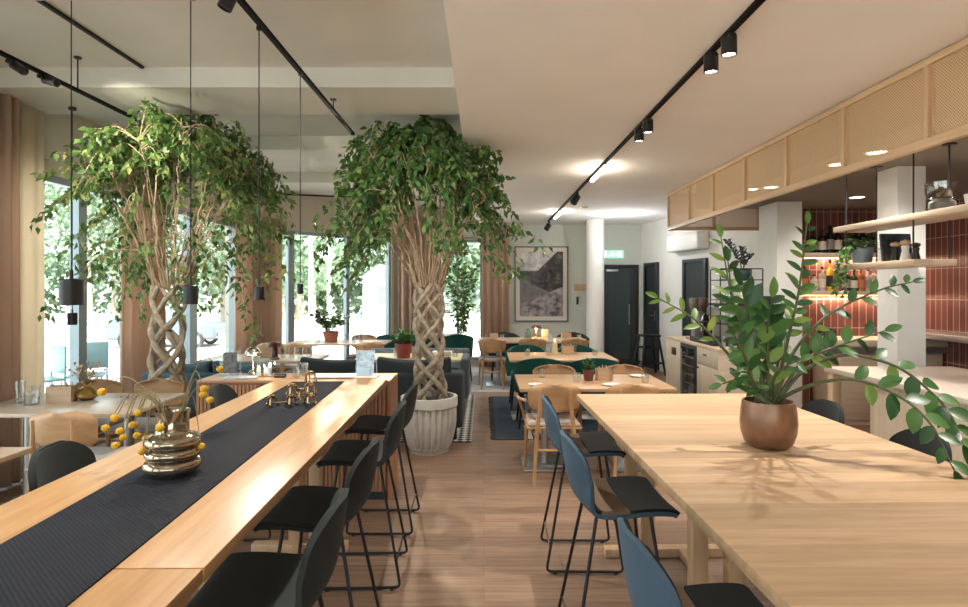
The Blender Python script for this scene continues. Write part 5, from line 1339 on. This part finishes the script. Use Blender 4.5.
zz([(756, 392), (728, 354), (694, 319), (658, 298)], 9, .085, .25, 0, .60, .42, 1, .010, M_zzy)
zz([(758, 390), (744, 345), (733, 300), (728, 262)], 8, .10, .10, 0, .42, .48, 2)
zz([(757, 391), (742, 345), (731, 295), (721, 238)], 9, .085, .13, 0, .66, .46, 22, .008, M_zzy)
zz([(762, 390), (754, 340), (748, 312), (741, 286)], 11, .115, -.15, 0, .42, .56, 3)
zz([(758, 394), (748, 365), (742, 340), (740, 322)], 8, .095, -.22, 0, .4, .5, 4)
zz([(776, 390), (789, 335), (799, 290), (807, 224)], 24, .085, .15, 0, .48, .50, 6, .011)
zz([(778, 392), (795, 350), (830, 314), (880, 290), (912, 282)], 11, .072, -.05, 0, .46, .60, 7)
zz([(780, 394), (802, 362), (832, 348), (884, 331)], 10, .095, -.10, 0, .52, .66, 18)
zz([(780, 396), (805, 370), (845, 355), (895, 366), (932, 393), (952, 418), (963, 444)], 13, .105, -.25, .05, .50, .66, 8)
zz([(782, 398), (815, 384), (855, 380), (900, 397), (932, 426), (954, 470)], 11, .108, -.42, .10, .48, .62, 9)
zz([(768, 392), (768, 350), (768, 325), (772, 298)], 12, .11, -.1, 0, .35, .58, 10)
zz([(760, 394), (750, 375), (744, 355), (735, 336)], 9, .09, -.25, 0, .3, .5, 11)
zz([(772, 394), (778, 362), (784, 342), (787, 320)], 10, .10, .2, 0, .3, .56, 12)
zz([(758, 395), (748, 375), (743, 356), (746, 338)], 10, .09, .22, 0, .25, .5, 13)
zz([(770, 396), (774, 378), (786, 366), (800, 360)], 6, .08, -.2, 0, .3, .5, 14)
zz([(756, 396), (746, 384), (736, 380), (722, 384)], 6, .085, .1, 0, .3, .5, 15)
zz([(766, 394), (760, 365), (758, 345), (762, 322)], 12, .105, .12, 0, .25, .54, 16)

# ------------------------------------------------------------------ outside
def gz(y): return -.85
struct(MB().box(-120, 60, -60, 160, -1.05, -.86), 'ground', plain('bright_paving', (.66, .63, .58), .9, noise=.06, nscale=.3), 'pale sunlit paving outside the windows')
struct(MB().box(-7.2, -4.1, -6, 13.5, -.86, -.02).box(-4.1, 3, 12.7, 15, -.86, -.02), 'terrace', plain('terrace_slabs', (.60, .57, .52), .9, noise=.05), 'pale terrace outside the glass front')
struct(MB().box(-70, -19, 40, 44, -.86, -.82).box(-60, -20, 30.5, 31.2, -.86, -.80), 'road', plain('asphalt', (.24, .24, .24), .9), 'grey road beyond the paving')
t = thing('parked_car', 'silver estate car parked outside the window behind the left fig tree', 'car', (-13.5, 25.8, -.86), PI + math.radians(4))
M_car = plain('silver_paint', (.17, .19, .215), .35, .3); M_cg = plain('car_glass', (.16, .24, .30), .1)
sec = [(-2.2, .35), (-2.25, .75), (-2.1, .98), (-1.0, 1.05), (-.35, 1.45), (.2, 1.52), (1.4, 1.50), (2.0, 1.20), (2.2, 1.0), (2.25, .5), (2.2, .32)]
MXZ = Matrix(((1, 0, 0, 0), (0, 0, 1, 0), (0, 1, 0, 0), (0, 0, 0, 1)))
b = MB(); b.prism(sec, -.85, .85, MXZ); o = b.build('car_body', M_car, t); bv = o.modifiers.new('round', 'BEVEL'); bv.width = .10; bv.segments = 3
MB().prism([(-.80, 1.06), (-.30, 1.40), (.40, 1.45), (.40, 1.06)], -.865, .865, MXZ).build('front_window', M_cg, t); MB().prism([(.48, 1.06), (.48, 1.45), (1.3, 1.43), (1.75, 1.10), (1.7, 1.06)], -.865, .865, MXZ).build('rear_window', M_cg, t)
for x in (-1.4, 1.4):
    for y in (-.80, .80):
        Mw = Matrix.Translation((x, y, .33)) @ Matrix.Rotation(PI / 2, 4, 'X')
        w_ = MB().lathe([(.2, -.10), (.32, -.10), (.33, -.06), (.33, .06), (.32, .10), (.2, .10)], M=Mw, seg=28).build('wheel', plain('rubber', (.03, .03, .03), .8), t)
        rim = MB().lathe([(0, -.09), (.20, -.09), (.20, .09), (0, .09)], M=Mw, seg=20)
        for k in range(8): a = 2 * PI * k / 8; rim.box(.05, .19, -.02, .02, .09, .11, 0, Mw @ Matrix.Rotation(a, 4, 'Z'))
        rim.build('wheel_rim', plain('alloy', (.55, .56, .58), .3, .8), w_)
MB().box(-2.3, -2.24, -.7, .7, .45, .6, .01).build('bumper', plain('bumper_grey', (.2, .21, .22), .5), t)
MB().box(2.2, 2.27, -.75, -.5, .8, .95, .01).box(2.2, 2.27, .5, .75, .8, .95, .01).build('tail_light', plain('tail_red', (.4, .03, .03), .3), t)
def outchair(lab, x, y, rz):
    t = thing('terrace_chair', lab, 'chair', (x, y, -.02), rz, 'terrace chairs'); m = plain('pale_teal_metal', (.20, .33, .34), .4, .3)
    MB().box(-.22, .22, -.2, .22, .42, .45, .008).build('seat', m, t); MB().box(-.22, .22, .2, .225, .50, .86, .008).build('backrest', m, t)
    for sx in (-1, 1):
        for y_ in (-.18, .21): MB().tube([(sx * .2, y_, .42), (sx * .22, y_ * 1.1, 0)], .012, 8).build('leg', m, t)
        MB().tube([(sx * .2, .21, .44), (sx * .2, .21, .52)], .012, 6).build('back_post', m, t)
outchair('pale teal metal chair on the terrace outside the left window', -5.3, 8.0, .4)
outchair('pale teal metal chair on the terrace beside the pale linen panel', -5.6, 7.55, -.6)
outchair('pale teal metal chair on the terrace outside the slanting window front', -3.9, 12.9, .3) if False else None
# trees, poles and house beyond the paving
def otree(lab, x, y, h, cr, trunk_h, lm, seed, group='trees beyond the paving', src=[None]):
    rg = random.Random(seed); U = rg.uniform
    t = thing('street_tree', lab, 'tree', (x, y, -.86), 0, group)
    MB().tube(spline([(0, 0, 0), (.1, .05, trunk_h * .6), (0, 0, trunk_h + cr * .6)], 5), [.28 - .012 * i for i in range(11)], 8).build('trunk', M_bark, t)
    f = MB(); cz = (h + trunk_h) / 2; hz = (h - trunk_h) / 2
    blobs = [(V((U(-1, 1) * cr * .62, U(-1, 1) * cr * .62, cz + U(-1, 1) * hz * .72)), U(.3, .5) * cr) for _ in range(26)]
    for c, r in blobs:
        for k in range(95):
            d = V((U(-1, 1), U(-1, 1), U(-1, 1))).normalized(); p = c + d * r * U(.75, 1.05); s = U(.14, .34)
            a = V((U(-1, 1), U(-1, 1), U(-1, 1))).normalized(); q = a.cross(d); 
            if q.length < .05: continue
            q.normalize(); f.add([p - a * s, p + q * s * .6, p + a * s, p - q * s * .6], [(0, 1, 2, 3)])
    f.build('foliage', lm, t); return t
M_out = leaf_mat('hazed_leaf', [(0, (.12, .21, .11)), (.5, (.23, .33, .20)), (1, (.42, .50, .36))], .8, .4)  # leaf colours paled and greyed to stand in for outdoor haze
t0 = otree('broad green tree across the road behind the largest pendant', -33, 50, 13, 5.2, 2.2, M_out, 1)
spots = [(-40, 47, 'broad green tree across the road at the left edge of the first window'), (-27.5, 54, 'broad green tree across the road right of the largest pendant'), (-46, 56, 'green tree across the road behind the pale linen panel'), (-22, 52, 'broad green tree across the road behind the parked car'), (-37, 60, 'green tree far across the road between the first windows')]
for x, y, lab in spots: dup(t0, (x, y, -.86), rnd(0, 6), lab)
t1 = otree('green tree behind the white poles outside the slanting window front', -11.5, 40, 10.5, 4.0, 1.8, M_out, 9)
for x, y, lab in [(-15.5, 46, 'green tree left of the white poles outside the slanting window front'), (-15.2, 49, 'green tree right of the white poles outside the slanting window front'), (-2.4, 54, 'green tree beside the white house'), (1.5, 50, 'green tree outside the narrow back window'), (-17.5, 58, 'green tree far behind the white poles'), (-19.0, 44, 'green tree outside the left end of the slanting window front'), (-9.5, 60, 'green tree far behind the white house')]: dup(t1, (x, y, -.86), rnd(0, 6), lab)
hg = MB()
rg = random.Random(4)
for seg_ in (((-62, 58), (-18, 66)), ((-20, 62), (14, 62))):
    a, b_ = V((*seg_[0], 0)), V((*seg_[1], 0))
    for k in range(5200):
        p = a.lerp(b_, rg.random()) + V((rg.uniform(-1, 1), rg.uniform(-1, 1), -.86 + 6.0 * rg.random() ** .8)); s = rg.uniform(.2, .5); u = rvec(); w = rvec().cross(u).normalized()
        hg.add([p - u * s, p + w * s * .7, p + u * s, p - w * s * .7], [(0, 1, 2, 3)])
tag(hg.build('hedge', M_out), 'tall green hedge closing the view beyond the road', 'hedge', None, 'stuff')
for x, y, lab in ((-6.35, 22, 'left white flagpole outside the slanting window front'), (-5.68, 22, 'right white flagpole outside the slanting window front')):
    t = thing('flagpole', lab, 'flagpole', (x, y, -.86), 0, 'white flagpoles'); MB().tube([(0, 0, 0), (0, 0, 8)], [.085, .06], 14).build('pole', plain('flagpole_white', (.8, .8, .8), .4), t); MB().ball((0, 0, 8.04), .1, 12).build('finial', M_steel, t); MB().cyl(0, 0, 0, .12, .22, 18).build('base_collar', M_steel, t)
t = thing('white_house', 'white house with a dark roof and a barred window beyond the paving', 'house', (-8.7, 50, -.86))
MB().box(-1.4, 1.4, 0, 5, 0, 3.4).build('wall', plain('house_white', (.74, .74, .72), .9), t)
MB().prism([(-1.7, 3.4), (1.7, 3.4), (0, 4.6)], -.3, 5.3, MXZ).build('roof', plain('slate_roof', (.22, .22, .23), .8), t)
w_ = MB().box(-.2, 1.3, -.06, 0, 1.2, 2.8).build('window_frame', M_white, t); MB().box(-.12, .52, -.075, -.06, 1.28, 1.95).box(.58, 1.22, -.075, -.06, 1.28, 1.95).box(-.12, .52, -.075, -.06, 2.02, 2.72).box(.58, 1.22, -.075, -.06, 2.02, 2.72).build('pane', plain('house_glass', (.18, .22, .25), .1), w_)
for k, (px, py) in enumerate(((300, 322), (322, 320))):
    p = at(px, py, -.5); t = thing('park_bench', ('grey bench left of the white poles on the paving', 'grey bench right of the white poles on the paving')[k], 'bench', (p.x, p.y, -.86), .3, 'benches on the paving')
    MB().box(-.8, .8, -.2, .2, .40, .46).build('seat', M_steel, t)
    for s in (-.6, .6): MB().box(s - .04, s + .04, -.18, .18, 0, .40).build('leg', M_black, t)
